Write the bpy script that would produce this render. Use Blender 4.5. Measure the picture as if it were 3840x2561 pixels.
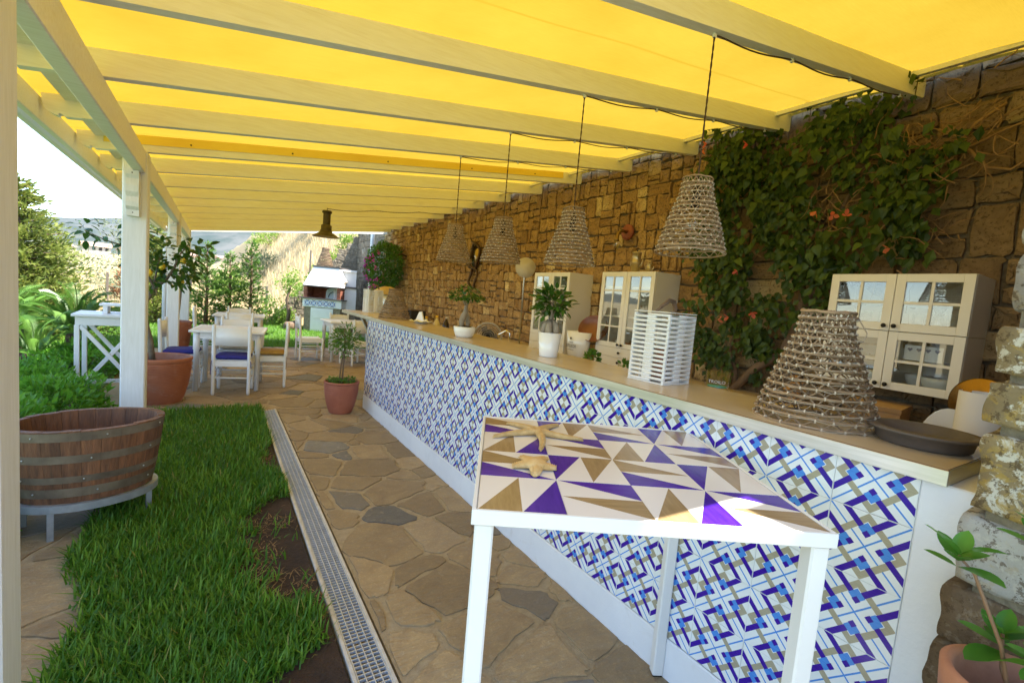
import bpy, math, random
import numpy as np
from mathutils import Vector, Matrix
random.seed(7); rng = np.random.default_rng(7)
S = bpy.context.scene; COL = S.collection
for o in list(bpy.data.objects): bpy.data.objects.remove(o)
PI = math.pi; rad = math.radians
# ---------------------------------------------------------------- camera
YAW, PITCH, ROLL = rad(32.81), rad(4.94), rad(4.876)
CAM = Vector((0, 0, 1.45))
fw = Vector((math.sin(YAW)*math.cos(PITCH), math.cos(YAW)*math.cos(PITCH), -math.sin(PITCH)))
rt0 = Vector((math.cos(YAW), -math.sin(YAW), 0)); up0 = rt0.cross(fw)
rt = rt0*math.cos(ROLL) + up0*math.sin(ROLL); up = -rt0*math.sin(ROLL) + up0*math.cos(ROLL)
cd = bpy.data.cameras.new('camera'); cam = bpy.data.objects.new('camera', cd); COL.objects.link(cam)
cam.matrix_world = Matrix(((rt.x, up.x, -fw.x, CAM.x), (rt.y, up.y, -fw.y, CAM.y), (rt.z, up.z, -fw.z, CAM.z), (0, 0, 0, 1)))
cd.lens = 16.31; cd.sensor_width = 36; cd.clip_start = .02; cd.clip_end = 20000
cd.dof.use_dof = True; cd.dof.focus_distance = 2.0; cd.dof.aperture_fstop = 7
S.camera = cam
# ---------------------------------------------------------------- light
SUN_EL, SUN_AZ = rad(64), rad(-35)            # azimuth counted from +X towards +Y
sv = Vector((math.cos(SUN_EL)*math.cos(SUN_AZ), math.cos(SUN_EL)*math.sin(SUN_AZ), math.sin(SUN_EL)))
w = bpy.data.worlds.new('World'); S.world = w; w.use_nodes = True
wn = w.node_tree; bg = wn.nodes['Background']
sky = wn.nodes.new('ShaderNodeTexSky'); sky.sky_type = 'NISHITA'; sky.sun_disc = False
sky.sun_elevation = SUN_EL; sky.sun_rotation = math.atan2(sv.x, sv.y)
sky.air_density = 1.0; sky.dust_density = .45; sky.ozone_density = 1.0
wn.links.new(sky.outputs[0], bg.inputs[0]); bg.inputs[1].default_value = .15
sl = bpy.data.lights.new('sun', 'SUN'); sl.energy = 4.6; sl.angle = rad(.5); sl.color = (1, .95, .86)
so = bpy.data.objects.new('sun', sl); COL.objects.link(so); so.rotation_euler = sv.to_track_quat('Z', 'Y').to_euler(); so.location = (10, -8, 20)
vs = S.view_settings; vs.view_transform = 'Standard'; vs.look = 'None'; vs.gamma = 1; vs.exposure = 2.0; vs.use_curve_mapping = False
S.render.engine = 'CYCLES'; S.cycles.max_bounces = 7; S.cycles.transparent_max_bounces = 10
S.cycles.diffuse_bounces = 3; S.cycles.glossy_bounces = 2; S.cycles.transmission_bounces = 4
S.cycles.sample_clamp_indirect = 8
# ---------------------------------------------------------------- helpers
def link(o, parent=None):
    COL.objects.link(o)
    if parent is not None: o.parent = parent
    return o
def tag(o, label=None, cat=None, group=None, kind=None):
    if label: o['label'] = label
    if cat: o['category'] = cat
    if group: o['group'] = group
    if kind: o['kind'] = kind
    return o
def thing(name, label, cat, loc=(0, 0, 0), rz=0, group=None):
    o = bpy.data.objects.new(name, None); link(o); o.location = loc; o.rotation_euler = (0, 0, rz); o.empty_display_size = .1
    return tag(o, label, cat, group)
def inst(name, me, parent=None, loc=(0, 0, 0), rot=(0, 0, 0), sc=(1, 1, 1)):
    o = bpy.data.objects.new(name, me); link(o, parent); o.location = loc; o.rotation_euler = rot
    o.scale = sc if hasattr(sc, '__len__') else (sc, sc, sc)
    return o
def copy_tree(o, parent=None):
    c = o.copy(); COL.objects.link(c); c.parent = parent
    for ch in list(o.children): copy_tree(ch, c)
    return c
def frame(d):
    d = d.normalized(); a = Vector((0, 0, 1)) if abs(d.z) < .9 else Vector((1, 0, 0))
    x = a.cross(d).normalized(); return x, d.cross(x).normalized()
class MB:
    def __init__(s): s.v = []; s.f = []; s.mi = []; s.sm = []; s.M = None
    def add(s, vs, fs, m=0, smooth=False):
        n = len(s.v)
        if s.M is not None: vs = [tuple(s.M @ Vector(p)) for p in vs]
        s.v += [tuple(p) for p in vs]
        s.f += [tuple(i + n for i in f) for f in fs]; s.mi += [m]*len(fs); s.sm += [smooth]*len(fs); return s
    def box(s, x0, x1, y0, y1, z0, z1, m=0, b=0.0, R=None, c=None):
        cx, cy, cz = (x0+x1)/2, (y0+y1)/2, (z0+z1)/2; hx, hy, hz = (x1-x0)/2, (y1-y0)/2, (z1-z0)/2
        if b <= 0:
            vs = [(i*hx, j*hy, k*hz) for i in (-1, 1) for j in (-1, 1) for k in (-1, 1)]
            fs = [(0, 1, 3, 2), (4, 6, 7, 5), (0, 4, 5, 1), (2, 3, 7, 6), (0, 2, 6, 4), (1, 5, 7, 3)]
        else:
            b = min(b, hx*.9, hy*.9, hz*.9); vs = []; ix = {}
            for i in (-1, 1):
                for j in (-1, 1):
                    for k in (-1, 1):
                        for a in range(3):
                            p = [i*(hx-b), j*(hy-b), k*(hz-b)]; p[a] += (i, j, k)[a]*b
                            ix[i, j, k, a] = len(vs); vs.append(p)
            fs = []
            for sg in (-1, 1):
                for a in range(3):
                    q = []
                    for (p1, p2) in ((-1, -1), (1, -1), (1, 1), (-1, 1)):
                        t = [0, 0, 0]; t[a] = sg; t[(a+1) % 3] = p1; t[(a+2) % 3] = p2; q.append(ix[t[0], t[1], t[2], a])
                    fs.append(tuple(q if sg > 0 else q[::-1]))
            for a in range(3):
                b1, b2 = (a+1) % 3, (a+2) % 3
                for p1 in (-1, 1):
                    for p2 in (-1, 1):
                        t0 = [0, 0, 0]; t0[b1] = p1; t0[b2] = p2; t1 = list(t0); t0[a] = -1; t1[a] = 1
                        q = (ix[(*t0, b1)], ix[(*t1, b1)], ix[(*t1, b2)], ix[(*t0, b2)])
                        fs.append(q if p1*p2 < 0 else q[::-1])
            for i in (-1, 1):
                for j in (-1, 1):
                    for k in (-1, 1):
                        q = (ix[i, j, k, 0], ix[i, j, k, 1], ix[i, j, k, 2]); fs.append(q if i*j*k > 0 else q[::-1])
        if R is not None: vs = [tuple(R @ Vector(p)) for p in vs]
        vs = [(p[0]+cx, p[1]+cy, p[2]+cz) for p in vs]
        return s.add(vs, fs, m)
    def bar(s, p0, p1, wd, ht, m=0, b=.002, upv=(0, 0, 1)):
        p0, p1 = Vector(p0), Vector(p1); d = (p1-p0); L = d.length; d.normalize()
        x = Vector(upv).cross(d)
        if x.length < 1e-4: x = Vector((1, 0, 0)).cross(d)
        x.normalize(); z = d.cross(x)
        R = Matrix((x, d, z)).transposed(); c = (p0+p1)/2
        return s.box(c.x-wd/2, c.x+wd/2, c.y-L/2, c.y+L/2, c.z-ht/2, c.z+ht/2, m, b, R)
    def tube(s, pts, r, n=8, m=0, cap=True, smooth=True, closed=False):
        pts = [Vector(p) for p in pts]; N = len(pts)
        rs = r if hasattr(r, '__len__') else [r]*N
        vs = []; fs = []; px = None
        for i, p in enumerate(pts):
            if closed: d = pts[(i+1) % N]-pts[i-1]
            else: d = pts[min(i+1, N-1)]-pts[max(i-1, 0)]
            if d.length < 1e-9: d = Vector((0, 0, 1))
            d.normalize()
            if px is None: x, y = frame(d)
            else:
                x = px - d*px.dot(d)
                if x.length < 1e-5: x, _ = frame(d)
                x.normalize(); y = d.cross(x)
            px = x
            for k in range(n):
                a = 2*PI*k/n; vs.append(p + (x*math.cos(a)+y*math.sin(a))*rs[i])
        for i in range(N if closed else N-1):
            j = (i+1) % N
            for k in range(n):
                k2 = (k+1) % n; fs.append((i*n+k, i*n+k2, j*n+k2, j*n+k))
        if cap and not closed: fs.append(tuple(range(n))[::-1]); fs.append(tuple((N-1)*n+k for k in range(n)))
        return s.add(vs, fs, m, smooth)
    def lathe(s, prof, n=24, c=(0, 0, 0), m=0, smooth=True, sx=1, sy=1):
        vs = []; fs = []; idx = []
        for (r, z) in prof:
            if r < 1e-6: idx.append([len(vs)]*n); vs.append((c[0], c[1], c[2]+z))
            else:
                idx.append(list(range(len(vs), len(vs)+n)))
                for k in range(n):
                    a = 2*PI*k/n; vs.append((c[0]+r*math.cos(a)*sx, c[1]+r*math.sin(a)*sy, c[2]+z))
        for i in range(len(prof)-1):
            A, B = idx[i], idx[i+1]
            for k in range(n):
                k2 = (k+1) % n; q = []
                for t in (A[k], A[k2], B[k2], B[k]):
                    if t not in q: q.append(t)
                if len(q) > 2: fs.append(tuple(q))
        return s.add(vs, fs, m, smooth)
    def prism(s, poly, axis, t0, t1, m=0):
        n = len(poly)
        def P(a, t):
            if axis == 'x': return (t, a[0], a[1])
            if axis == 'y': return (a[0], t, a[1])
            return (a[0], a[1], t)
        vs = [P(a, t0) for a in poly]+[P(a, t1) for a in poly]
        fs = [tuple(range(n))[::-1], tuple(range(n, 2*n))]+[(i, (i+1) % n, n+(i+1) % n, n+i) for i in range(n)]
        return s.add(vs, fs, m)
    def sphere(s, c, r, n=10, m=0, sc=(1, 1, 1)):
        pr = [(math.sin(PI*i/(n//2))*1.0, -math.cos(PI*i/(n//2))) for i in range(n//2+1)]
        M0 = s.M; vs0 = len(s.v); s.lathe([(max(p[0], 0)*r if 0 < i < n//2 else 0, p[1]*r*sc[2]) for i, p in enumerate(pr)], n, c, m, True, sc[0], sc[1]); return s
    def me(s, name, mats, rnd=None):
        me = bpy.data.meshes.new(name); me.from_pydata(s.v, [], s.f)
        for mm in (mats if isinstance(mats, (list, tuple)) else [mats]): me.materials.append(mm)
        me.polygons.foreach_set('material_index', s.mi); me.polygons.foreach_set('use_smooth', s.sm)
        if rnd is not None:
            at = me.attributes.new('rnd', 'FLOAT', 'POINT'); at.data.foreach_set('value', rnd)
        me.update(); return me
    def build(s, name, mats, parent=None, loc=(0, 0, 0), rot=(0, 0, 0)):
        return inst(name, s.me(name, mats), parent, loc, rot)
def fast_mesh(name, V, F, mt, rnd=None, smooth=False):
    """V (n,3), F (m,k) with constant k"""
    me = bpy.data.meshes.new(name); V = np.asarray(V, np.float32); F = np.asarray(F, np.int32)
    me.vertices.add(len(V)); me.vertices.foreach_set('co', V.ravel())
    k = F.shape[1]; me.loops.add(F.size); me.loops.foreach_set('vertex_index', F.ravel())
    me.polygons.add(len(F)); me.polygons.foreach_set('loop_start', np.arange(0, F.size, k, dtype=np.int32))
    me.polygons.foreach_set('loop_total', np.full(len(F), k, np.int32))
    me.polygons.foreach_set('use_smooth', np.full(len(F), smooth, bool))
    me.materials.append(mt)
    if rnd is not None:
        at = me.attributes.new('rnd', 'FLOAT', 'POINT'); at.data.foreach_set('value', np.asarray(rnd, np.float32))
    me.update(calc_edges=True); return me
# ---------------------------------------------------------------- materials
def NT(name):
    m = bpy.data.materials.new(name); m.use_nodes = True; nt = m.node_tree
    return m, nt, nt.nodes['Principled BSDF'], nt.nodes['Material Output']
def nd(nt, t, **kw):
    n = nt.nodes.new(t)
    for k, v in kw.items(): setattr(n, k, v)
    return n
def lk(nt, a, b): nt.links.new(a, b)
def mth(nt, op, a, b=None, c=None):
    n = nt.nodes.new('ShaderNodeMath'); n.operation = op
    for i, x in enumerate((a, b, c)):
        if x is None: continue
        if isinstance(x, (int, float)): n.inputs[i].default_value = x
        else: nt.links.new(x, n.inputs[i])
    return n.outputs[0]
def mixc(nt, fac, a, b, mode='MIX'):
    n = nt.nodes.new('ShaderNodeMix'); n.data_type = 'RGBA'; n.blend_type = mode; n.clamp_factor = True
    for i, x in ((0, fac), (6, a), (7, b)):
        if isinstance(x, (int, float)): n.inputs[i].default_value = x
        elif isinstance(x, (tuple, list)): n.inputs[i].default_value = (*x, 1)[:4]
        else: nt.links.new(x, n.inputs[i])
    return n.outputs[2]
def coords(nt, off=True, stretch=None, kind='Object'):
    tc = nd(nt, 'ShaderNodeTexCoord'); v = tc.outputs[kind]
    if off:
        oi = nd(nt, 'ShaderNodeObjectInfo'); a = nd(nt, 'ShaderNodeVectorMath', operation='ADD')
        lk(nt, v, a.inputs[0]); m = mth(nt, 'MULTIPLY', oi.outputs['Random'], 57.0); lk(nt, m, a.inputs[1]); v = a.outputs[0]
    if stretch:
        mp = nd(nt, 'ShaderNodeMapping'); mp.inputs['Scale'].default_value = stretch; lk(nt, v, mp.inputs[0]); v = mp.outputs[0]
    return v
def noise(nt, v, scale, detail=5, rough=.6, dist=0):
    n = nd(nt, 'ShaderNodeTexNoise'); n.inputs['Scale'].default_value = scale; n.inputs['Detail'].default_value = detail
    n.inputs['Roughness'].default_value = rough; n.inputs['Distortion'].default_value = dist
    if v is not None: lk(nt, v, n.inputs['Vector'])
    return n.outputs['Fac']
def ramp(nt, f, p0, p1, c0=(0, 0, 0), c1=(1, 1, 1)):
    r = nd(nt, 'ShaderNodeValToRGB'); r.color_ramp.elements[0].position = p0; r.color_ramp.elements[1].position = p1
    r.color_ramp.elements[0].color = (*c0, 1); r.color_ramp.elements[1].color = (*c1, 1); lk(nt, f, r.inputs[0]); return r.outputs[0]
def rndv(nt):
    oi = nd(nt, 'ShaderNodeObjectInfo'); at = nd(nt, 'ShaderNodeAttribute', attribute_name='rnd')
    return mth(nt, 'FRACT', mth(nt, 'ADD', oi.outputs['Random'], at.outputs['Fac']))
def bump(nt, p, h, strength, dist=.01):
    b = nd(nt, 'ShaderNodeBump'); b.inputs['Strength'].default_value = strength; b.inputs['Distance'].default_value = dist
    lk(nt, h, b.inputs['Height']); lk(nt, b.outputs[0], p.inputs['Normal'])
def M(name, c1, c2=None, scale=8, rough=.6, metal=0, bmp=0, bscale=None, bdist=.01, stretch=None, var=0, spec=.5, detail=5, lo=.35, hi=.65, coat=0, rvar=0, stain=None, samt=.5, sscale=5, slo=.55, shi=.7):
    m, nt, p, out = NT(name)
    v = coords(nt, True, stretch); c = None
    n = noise(nt, v, scale, detail)
    col = mixc(nt, ramp(nt, n, lo, hi), c1, c2 if c2 else c1)
    if stain: col = mixc(nt, mth(nt, 'MULTIPLY', ramp(nt, noise(nt, v, sscale, 8, .7, .8), slo, shi), samt), col, stain)
    if var:
        r = rndv(nt); hs = nd(nt, 'ShaderNodeHueSaturation'); lk(nt, col, hs.inputs['Color'])
        lk(nt, mth(nt, 'ADD', mth(nt, 'MULTIPLY', r, 2*var), 1-var), hs.inputs['Value']); col = hs.outputs[0]
    lk(nt, col, p.inputs['Base Color'])
    p.inputs['Roughness'].default_value = rough; p.inputs['Metallic'].default_value = metal; p.inputs['Specular IOR Level'].default_value = spec
    p.inputs['Coat Weight'].default_value = coat
    if rvar: lk(nt, mth(nt, 'ADD', mth(nt, 'MULTIPLY', noise(nt, v, scale*1.7), rvar*2), rough-rvar), p.inputs['Roughness'])
    if bmp: bump(nt, p, noise(nt, v, bscale or scale*3, 6), bmp, bdist)
    return m
def leafmat(name, c1, c2, trans=.35, rough=.45, hue=.0):
    m, nt, p, out = NT(name); r = rndv(nt)
    col = mixc(nt, r, c1, c2); lk(nt, col, p.inputs['Base Color']); p.inputs['Roughness'].default_value = rough; p.inputs['Specular IOR Level'].default_value = .35
    t = nd(nt, 'ShaderNodeBsdfTranslucent'); hs = nd(nt, 'ShaderNodeHueSaturation'); hs.inputs['Value'].default_value = 1.5; hs.inputs['Hue'].default_value = .49
    lk(nt, col, hs.inputs['Color']); lk(nt, hs.outputs[0], t.inputs[0])
    mx = nd(nt, 'ShaderNodeMixShader'); mx.inputs[0].default_value = trans
    lk(nt, p.outputs[0], mx.inputs[1]); lk(nt, t.outputs[0], mx.inputs[2]); lk(nt, mx.outputs[0], out.inputs[0]); return m
def glassmat(name, tint=(.96, .98, .98), refl=1.0):
    m, nt, p, out = NT(name); nt.nodes.remove(p)
    g = nd(nt, 'ShaderNodeBsdfGlossy'); g.inputs['Roughness'].default_value = .015
    t = nd(nt, 'ShaderNodeBsdfTransparent'); t.inputs[0].default_value = (*tint, 1)
    ge = nd(nt, 'ShaderNodeNewGeometry'); dp_ = nd(nt, 'ShaderNodeVectorMath', operation='DOT_PRODUCT'); lk(nt, ge.outputs['Normal'], dp_.inputs[0]); lk(nt, ge.outputs['Incoming'], dp_.inputs[1])
    f = mth(nt, 'ADD', .055, mth(nt, 'MULTIPLY', mth(nt, 'POWER', mth(nt, 'SUBTRACT', 1.0, mth(nt, 'ABSOLUTE', dp_.outputs['Value'])), 4.0), .9))
    mx = nd(nt, 'ShaderNodeMixShader'); lk(nt, mth(nt, 'MINIMUM', mth(nt, 'MULTIPLY', f, 1.6*refl), 1.0), mx.inputs[0])
    lk(nt, t.outputs[0], mx.inputs[1]); lk(nt, g.outputs[0], mx.inputs[2]); lk(nt, mx.outputs[0], out.inputs[0]); return m
white = M('white_paint', (.80, .80, .78), (.75, .75, .72), 3, .42, stain=(.58, .54, .47), samt=.3, sscale=6, slo=.6, shi=.75, bmp=.08, bscale=60, bdist=.002, rvar=.08)
wood_white = M('white_stained_timber', (.88, .87, .82), (.81, .79, .72), 6, .5, stain=(.6, .52, .38), samt=.4, sscale=2.5, slo=.55, shi=.75, stretch=(1, 12, 12), bmp=.15, bscale=25, bdist=.003, rvar=.06)
post_white = M('white_stained_post', (.80, .80, .79), (.73, .73, .71), 6, .5, stain=(.55, .50, .42), samt=.35, sscale=3, slo=.56, shi=.75, stretch=(12, 12, 1), bmp=.18, bscale=25, bdist=.003, rvar=.06)
plaster = M('white_plaster', (.80, .81, .82), (.74, .75, .77), 4, .8, stain=(.55, .50, .42), samt=.4, sscale=7, slo=.58, shi=.75, bmp=.35, bscale=55, bdist=.004)
ceramic = M('white_glaze', (.83, .83, .81), (.80, .80, .78), 3, .12, spec=.6, coat=.3)
plastic_w = M('white_resin', (.86, .86, .85), (.82, .82, .81), 5, .35, bmp=.05, bscale=40, bdist=.002)
cab_white = M('cream_lacquer', (.76, .72, .63), (.73, .69, .60), 3, .38)
black_iron = M('black_iron', (.015, .014, .013), (.03, .027, .024), 20, .4, metal=.6)
dark = M('dark_void', (.02, .018, .016), None, 3, .8)
steel = M('brushed_steel', (.55, .56, .55), (.44, .45, .43), 14, .36, metal=1, stretch=(1, .15, 8), rvar=.12)
chrome = M('chrome', (.75, .75, .75), None, 3, .1, metal=1)
terracotta = M('terracotta', (.44, .15, .065), (.34, .105, .045), 9, .75, stain=(.55, .36, .27), samt=.45, sscale=4, bmp=.3, bscale=70, bdist=.003, lo=.3, hi=.75)
terra_in = M('terracotta_inside', (.26, .10, .06), (.34, .17, .12), 7, .85)
soil = M('potting_soil', (.045, .028, .018), (.02, .013, .009), 40, .95, bmp=.9, bscale=60, bdist=.015)
bark = M('bark', (.20, .13, .08), (.11, .07, .045), 18, .85, stretch=(1, 1, .25), bmp=.8, bscale=40, bdist=.01)
pale_bark = M('pale_ficus_bark', (.36, .30, .22), (.22, .17, .12), 14, .75, bmp=.4, bscale=50, bdist=.004)
twig = M('driftwood_stick', (.36, .245, .145), (.20, .135, .078), 12, .8, stretch=(1, 1, .4), bmp=.5, bscale=60, bdist=.003, var=.18)
twine = M('pale_twine', (.62, .54, .42), (.5, .42, .32), 30, .9)
yellow_plastic = M('yellow_plastic', (.75, .42, .02), None, 4, .35)
glass = glassmat('clear_glass')
# ---------------------------------------------------------------- ground, sea, hills
def sstep(a, b, x): t = np.clip((x-a)/(b-a), 0, 1); return t*t*(3-2*t)
def fbm(x, y, s, seed=0, o=4):
    r = np.zeros_like(x, float); a = 1; f = 1/s; g = np.random.default_rng(seed)
    for i in range(o):
        ph = g.uniform(0, 6.28, 6); th = g.uniform(0, 3.14, 3)
        for k in range(3):
            c, sn = math.cos(th[k]+k), math.sin(th[k]+k); r += a*np.sin((x*c+y*sn)*f*(1+.3*k)+ph[k])*np.sin((-x*sn+y*c)*f*(1.2-.2*k)+ph[k+3])/2
        a *= .5; f *= 2.1
    return r
def H(x, y):
    x = np.asarray(x, float); y = np.asarray(y, float)
    h = np.full(np.broadcast(x, y).shape, -.06)
    back = sstep(17.5, 17.9, y)
    h = h + back*(np.clip((x-1.75)*1.15, 0, 3.4) + np.clip(y-17.6, 0, 26)*.115*sstep(-1.5, 5, x) + np.clip(y-17.6, 0, 300)*.028)
    h = np.where(((x > 3.98) & (y < 12.85)) | ((x > 4.45) & (y < 17.7)), 3.2, h)
    h = h + sstep(20, 45, y)*fbm(x, y, 9, 3)*.35
    h = h - sstep(-30, -130, x)*0 - np.clip((-x-25)*.12, 0, 14)*sstep(140, 40, y+0*x)
    return h
def terrain():
    xs = np.unique(np.concatenate([-np.geomspace(13, 4000, 40), np.linspace(-12.5, 3.98, 56), np.linspace(4.0, 14, 26), np.geomspace(15, 4000, 36)]))
    ys = np.unique(np.concatenate([-np.geomspace(7, 4000, 26), np.linspace(-6.5, 17.4, 50), np.linspace(17.5, 42, 82), np.geomspace(43, 1500, 40)]))
    X, Y = np.meshgrid(xs, ys); Z = H(X, Y); V = np.stack([X, Y, Z], -1).reshape(-1, 3)
    nx = len(xs); i = np.arange(len(ys)-1)[:, None]*nx+np.arange(nx-1)[None]; F = np.stack([i, i+1, i+nx+1, i+nx], -1).reshape(-1, 4)
    m = M('dry_meadow', (.38, .29, .15), (.26, .21, .10), 1.3, .95, bmp=.6, bscale=14, bdist=.05, lo=.3, hi=.7)
    tag(inst('ground', fast_mesh('ground', V, F, m, smooth=True)), kind='structure')
terrain()
def hills():
    az = np.linspace(rad(-62), rad(60), 150); ds = np.linspace(900, 3600, 26)
    A, D = np.meshgrid(az, ds); X = D*np.sin(A); Y = D*np.cos(A)
    prof = np.exp(-((D-2300)/750.)**2)
    hgt = 195+70*np.sin(A*5+1.2)+35*np.sin(A*13+.4)+18*np.sin(A*29)
    hgt = hgt*sstep(rad(-60), rad(-28), A)
    Z = prof*hgt*1.0 + fbm(X, Y, 260, 5)*26*prof + fbm(X, Y, 90, 8)*9*prof - 25
    V = np.stack([X, Y, Z], -1).reshape(-1, 3); nx = len(az); i = np.arange(len(ds)-1)[:, None]*nx+np.arange(nx-1)[None]
    F = np.stack([i, i+1, i+nx+1, i+nx], -1).reshape(-1, 4)
    m = M('scrub_hillside', (.085, .09, .085), (.032, .050, .045), .012, .95, lo=.4, hi=.6, detail=9)
    tag(inst('hills', fast_mesh('hills', V, F, m, smooth=True)), kind='structure')
hills()
seam = M('sea_water', (.02, .09, .16), (.03, .12, .2), .01, .18, bmp=.4, bscale=.15, bdist=.3)
tag(MB().box(-9000, -150, -6000, 2500, -14, -11).build('sea', seam), kind='structure')
# ---------------------------------------------------------------- pieces: voronoi flags and squared rubble
def vor(x0, x1, y0, y1, sp, seed, aniso=1.0, gap=.017):
    g = np.random.default_rng(seed); nx = max(2, int((x1-x0)/sp)); ny = max(2, int((y1-y0)/sp)); pts = []
    for i in range(-1, nx+1):
        for j in range(-1, ny+1):
            pts.append((x0+(i+.5+g.uniform(-.48, .48)+.5*(j % 2))*(x1-x0)/nx, y0+(j+.5+g.uniform(-.45, .45))*(y1-y0)/ny))
    pts = np.array(pts); out = []; wt = g.uniform(-.30, .30, len(pts))*sp*sp
    for k, p in enumerate(pts):
        poly = [np.array(q, float) for q in ((x0+.006, y0+.006), (x1-.006, y0+.006), (x1-.006, y1-.006), (x0+.006, y1-.006))]
        d = ((pts-p)**2).sum(1); gp = gap*g.uniform(.2, 1.5)
        for j in np.argsort(d)[1:30]:
            q = pts[j]; n = q-p; L = np.linalg.norm(n); n = n/L; off = L/2+(wt[k]-wt[j])/(2*L)-gp; new = []
            for a in range(len(poly)):
                A, B = poly[a], poly[(a+1) % len(poly)]; da, db = (A-p)@n-off, (B-p)@n-off
                if da <= 0: new.append(A)
                if da*db < 0: new.append(A+(B-A)*da/(da-db))
            poly = new
            if len(poly) < 3: break
        if len(poly) < 3: continue
        ar = abs(sum(poly[a][0]*poly[a-1][1]-poly[a-1][0]*poly[a][1] for a in range(len(poly))))/2
        if ar < .004: continue
        c = sum(poly)/len(poly); R = []
        for a in range(len(poly)):                      # cut corners and roughen the edges
            A, B = poly[a], poly[(a+1) % len(poly)]; L = np.linalg.norm(B-A)
            if L < .02: R.append((A+B)/2); continue
            n = max(2, int(L/.07)); cut = min(.3, .018/L)
            for t in np.linspace(cut, 1-cut, n+1):
                R.append(A+(B-A)*t+(c-A)*0+g.normal(0, .0075, 2))
        out.append((R, c, ar))
    return out
def flags(parent, cells, mt, z=0.0):
    for (R, c, ar) in cells:
        n = len(R); dz = random.uniform(-.0012, .0014); b = MB()
        vs = [(q[0]-c[0], q[1]-c[1], -.014) for q in R]+[(q[0]-c[0], q[1]-c[1], -.0015+dz) for q in R]
        vs += [((q[0]-c[0])*(1-.010/max(.05, np.linalg.norm(q-c))), (q[1]-c[1])*(1-.010/max(.05, np.linalg.norm(q-c))), dz+random.uniform(-.0004, .0004)) for q in R]
        fs = [(k, (k+1) % n, n+(k+1) % n, n+k) for k in range(n)]+[(n+k, n+(k+1) % n, 2*n+(k+1) % n, 2*n+k) for k in range(n)]+[tuple(2*n+k for k in range(n))]
        b.add(vs, fs); inst('flagstone', b.me('flagstone', mt), parent, (c[0], c[1], z))
def flagmat():
    m, nt, p, out = NT('sandstone_flag'); v = coords(nt, True); r = rndv(nt)
    n1 = noise(nt, v, 5, 6, .6, 1.5); n2 = noise(nt, v, 28, 6); mp = nd(nt, 'ShaderNodeMapping'); mp.inputs['Scale'].default_value = (2, 9, 2); lk(nt, v, mp.inputs[0]); n3 = noise(nt, mp.outputs[0], 3, 5, .6, 2)
    a = mixc(nt, ramp(nt, n1, .3, .7), (.47, .335, .17), (.33, .225, .115)); a = mixc(nt, ramp(nt, n3, .5, .75), a, (.34, .265, .17))
    gre = mixc(nt, ramp(nt, n1, .3, .7), (.17, .16, .145), (.25, .23, .195))
    a = mixc(nt, ramp(nt, r, .80, .88), a, gre); a = mixc(nt, mth(nt, 'MULTIPLY', ramp(nt, n2, .60, .72), .55), a, (.50, .42, .30)); a = mixc(nt, mth(nt, 'MULTIPLY', ramp(nt, noise(nt, v, 60, 5, .7), .42, .34), .22), a, (.12, .085, .05))
    hs = nd(nt, 'ShaderNodeHueSaturation'); lk(nt, a, hs.inputs['Color']); lk(nt, mth(nt, 'ADD', mth(nt, 'MULTIPLY', mth(nt, 'FRACT', mth(nt, 'MULTIPLY', r, 7.3)), .5), .75), hs.inputs['Value'])
    lk(nt, hs.outputs[0], p.inputs['Base Color']); p.inputs['Roughness'].default_value = .62; n4 = noise(nt, v, 140, 4, .7)
    bump(nt, p, mth(nt, 'ADD', mth(nt, 'ADD', mth(nt, 'MULTIPLY', n3, .9), mth(nt, 'MULTIPLY', n2, .6)), mth(nt, 'MULTIPLY', n4, .3)), .8, .014); return m
flag = flagmat()
mortar = M('sandy_mortar', (.48, .375, .23), (.38, .29, .175), 30, .95, bmp=1, bscale=160, bdist=.008, stain=(.14, .10, .065), samt=.35, sscale=90, slo=.60, shi=.66)
walk = tag(MB().box(.625, 1.6, -1, 5.75, -.12, -.008).build('paved_walkway', mortar), kind='structure')
flags(walk, vor(.63, 1.56, .6, 5.75, .30, 3), flag)
terr = tag(MB().box(-.78, 3.9, 5.752, 11.4, -.12, -.0085).build('terrace', mortar), kind='structure')
flags(terr, vor(-.78, 3.86, 5.76, 11.4, .37, 5), flag)
path = tag(MB().box(-1.15, -.42, -1, 5.74, -.12, -.0125).build('garden_path', mortar), kind='structure')
flags(path, vor(-1.15, -.42, 1.2, 5.74, .36, 9), flag, -.004)
tag(MB().box(1.6, 3.88, -1, 5.748, -.12, -.005).build('bar_floor', mortar), kind='structure')
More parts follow.
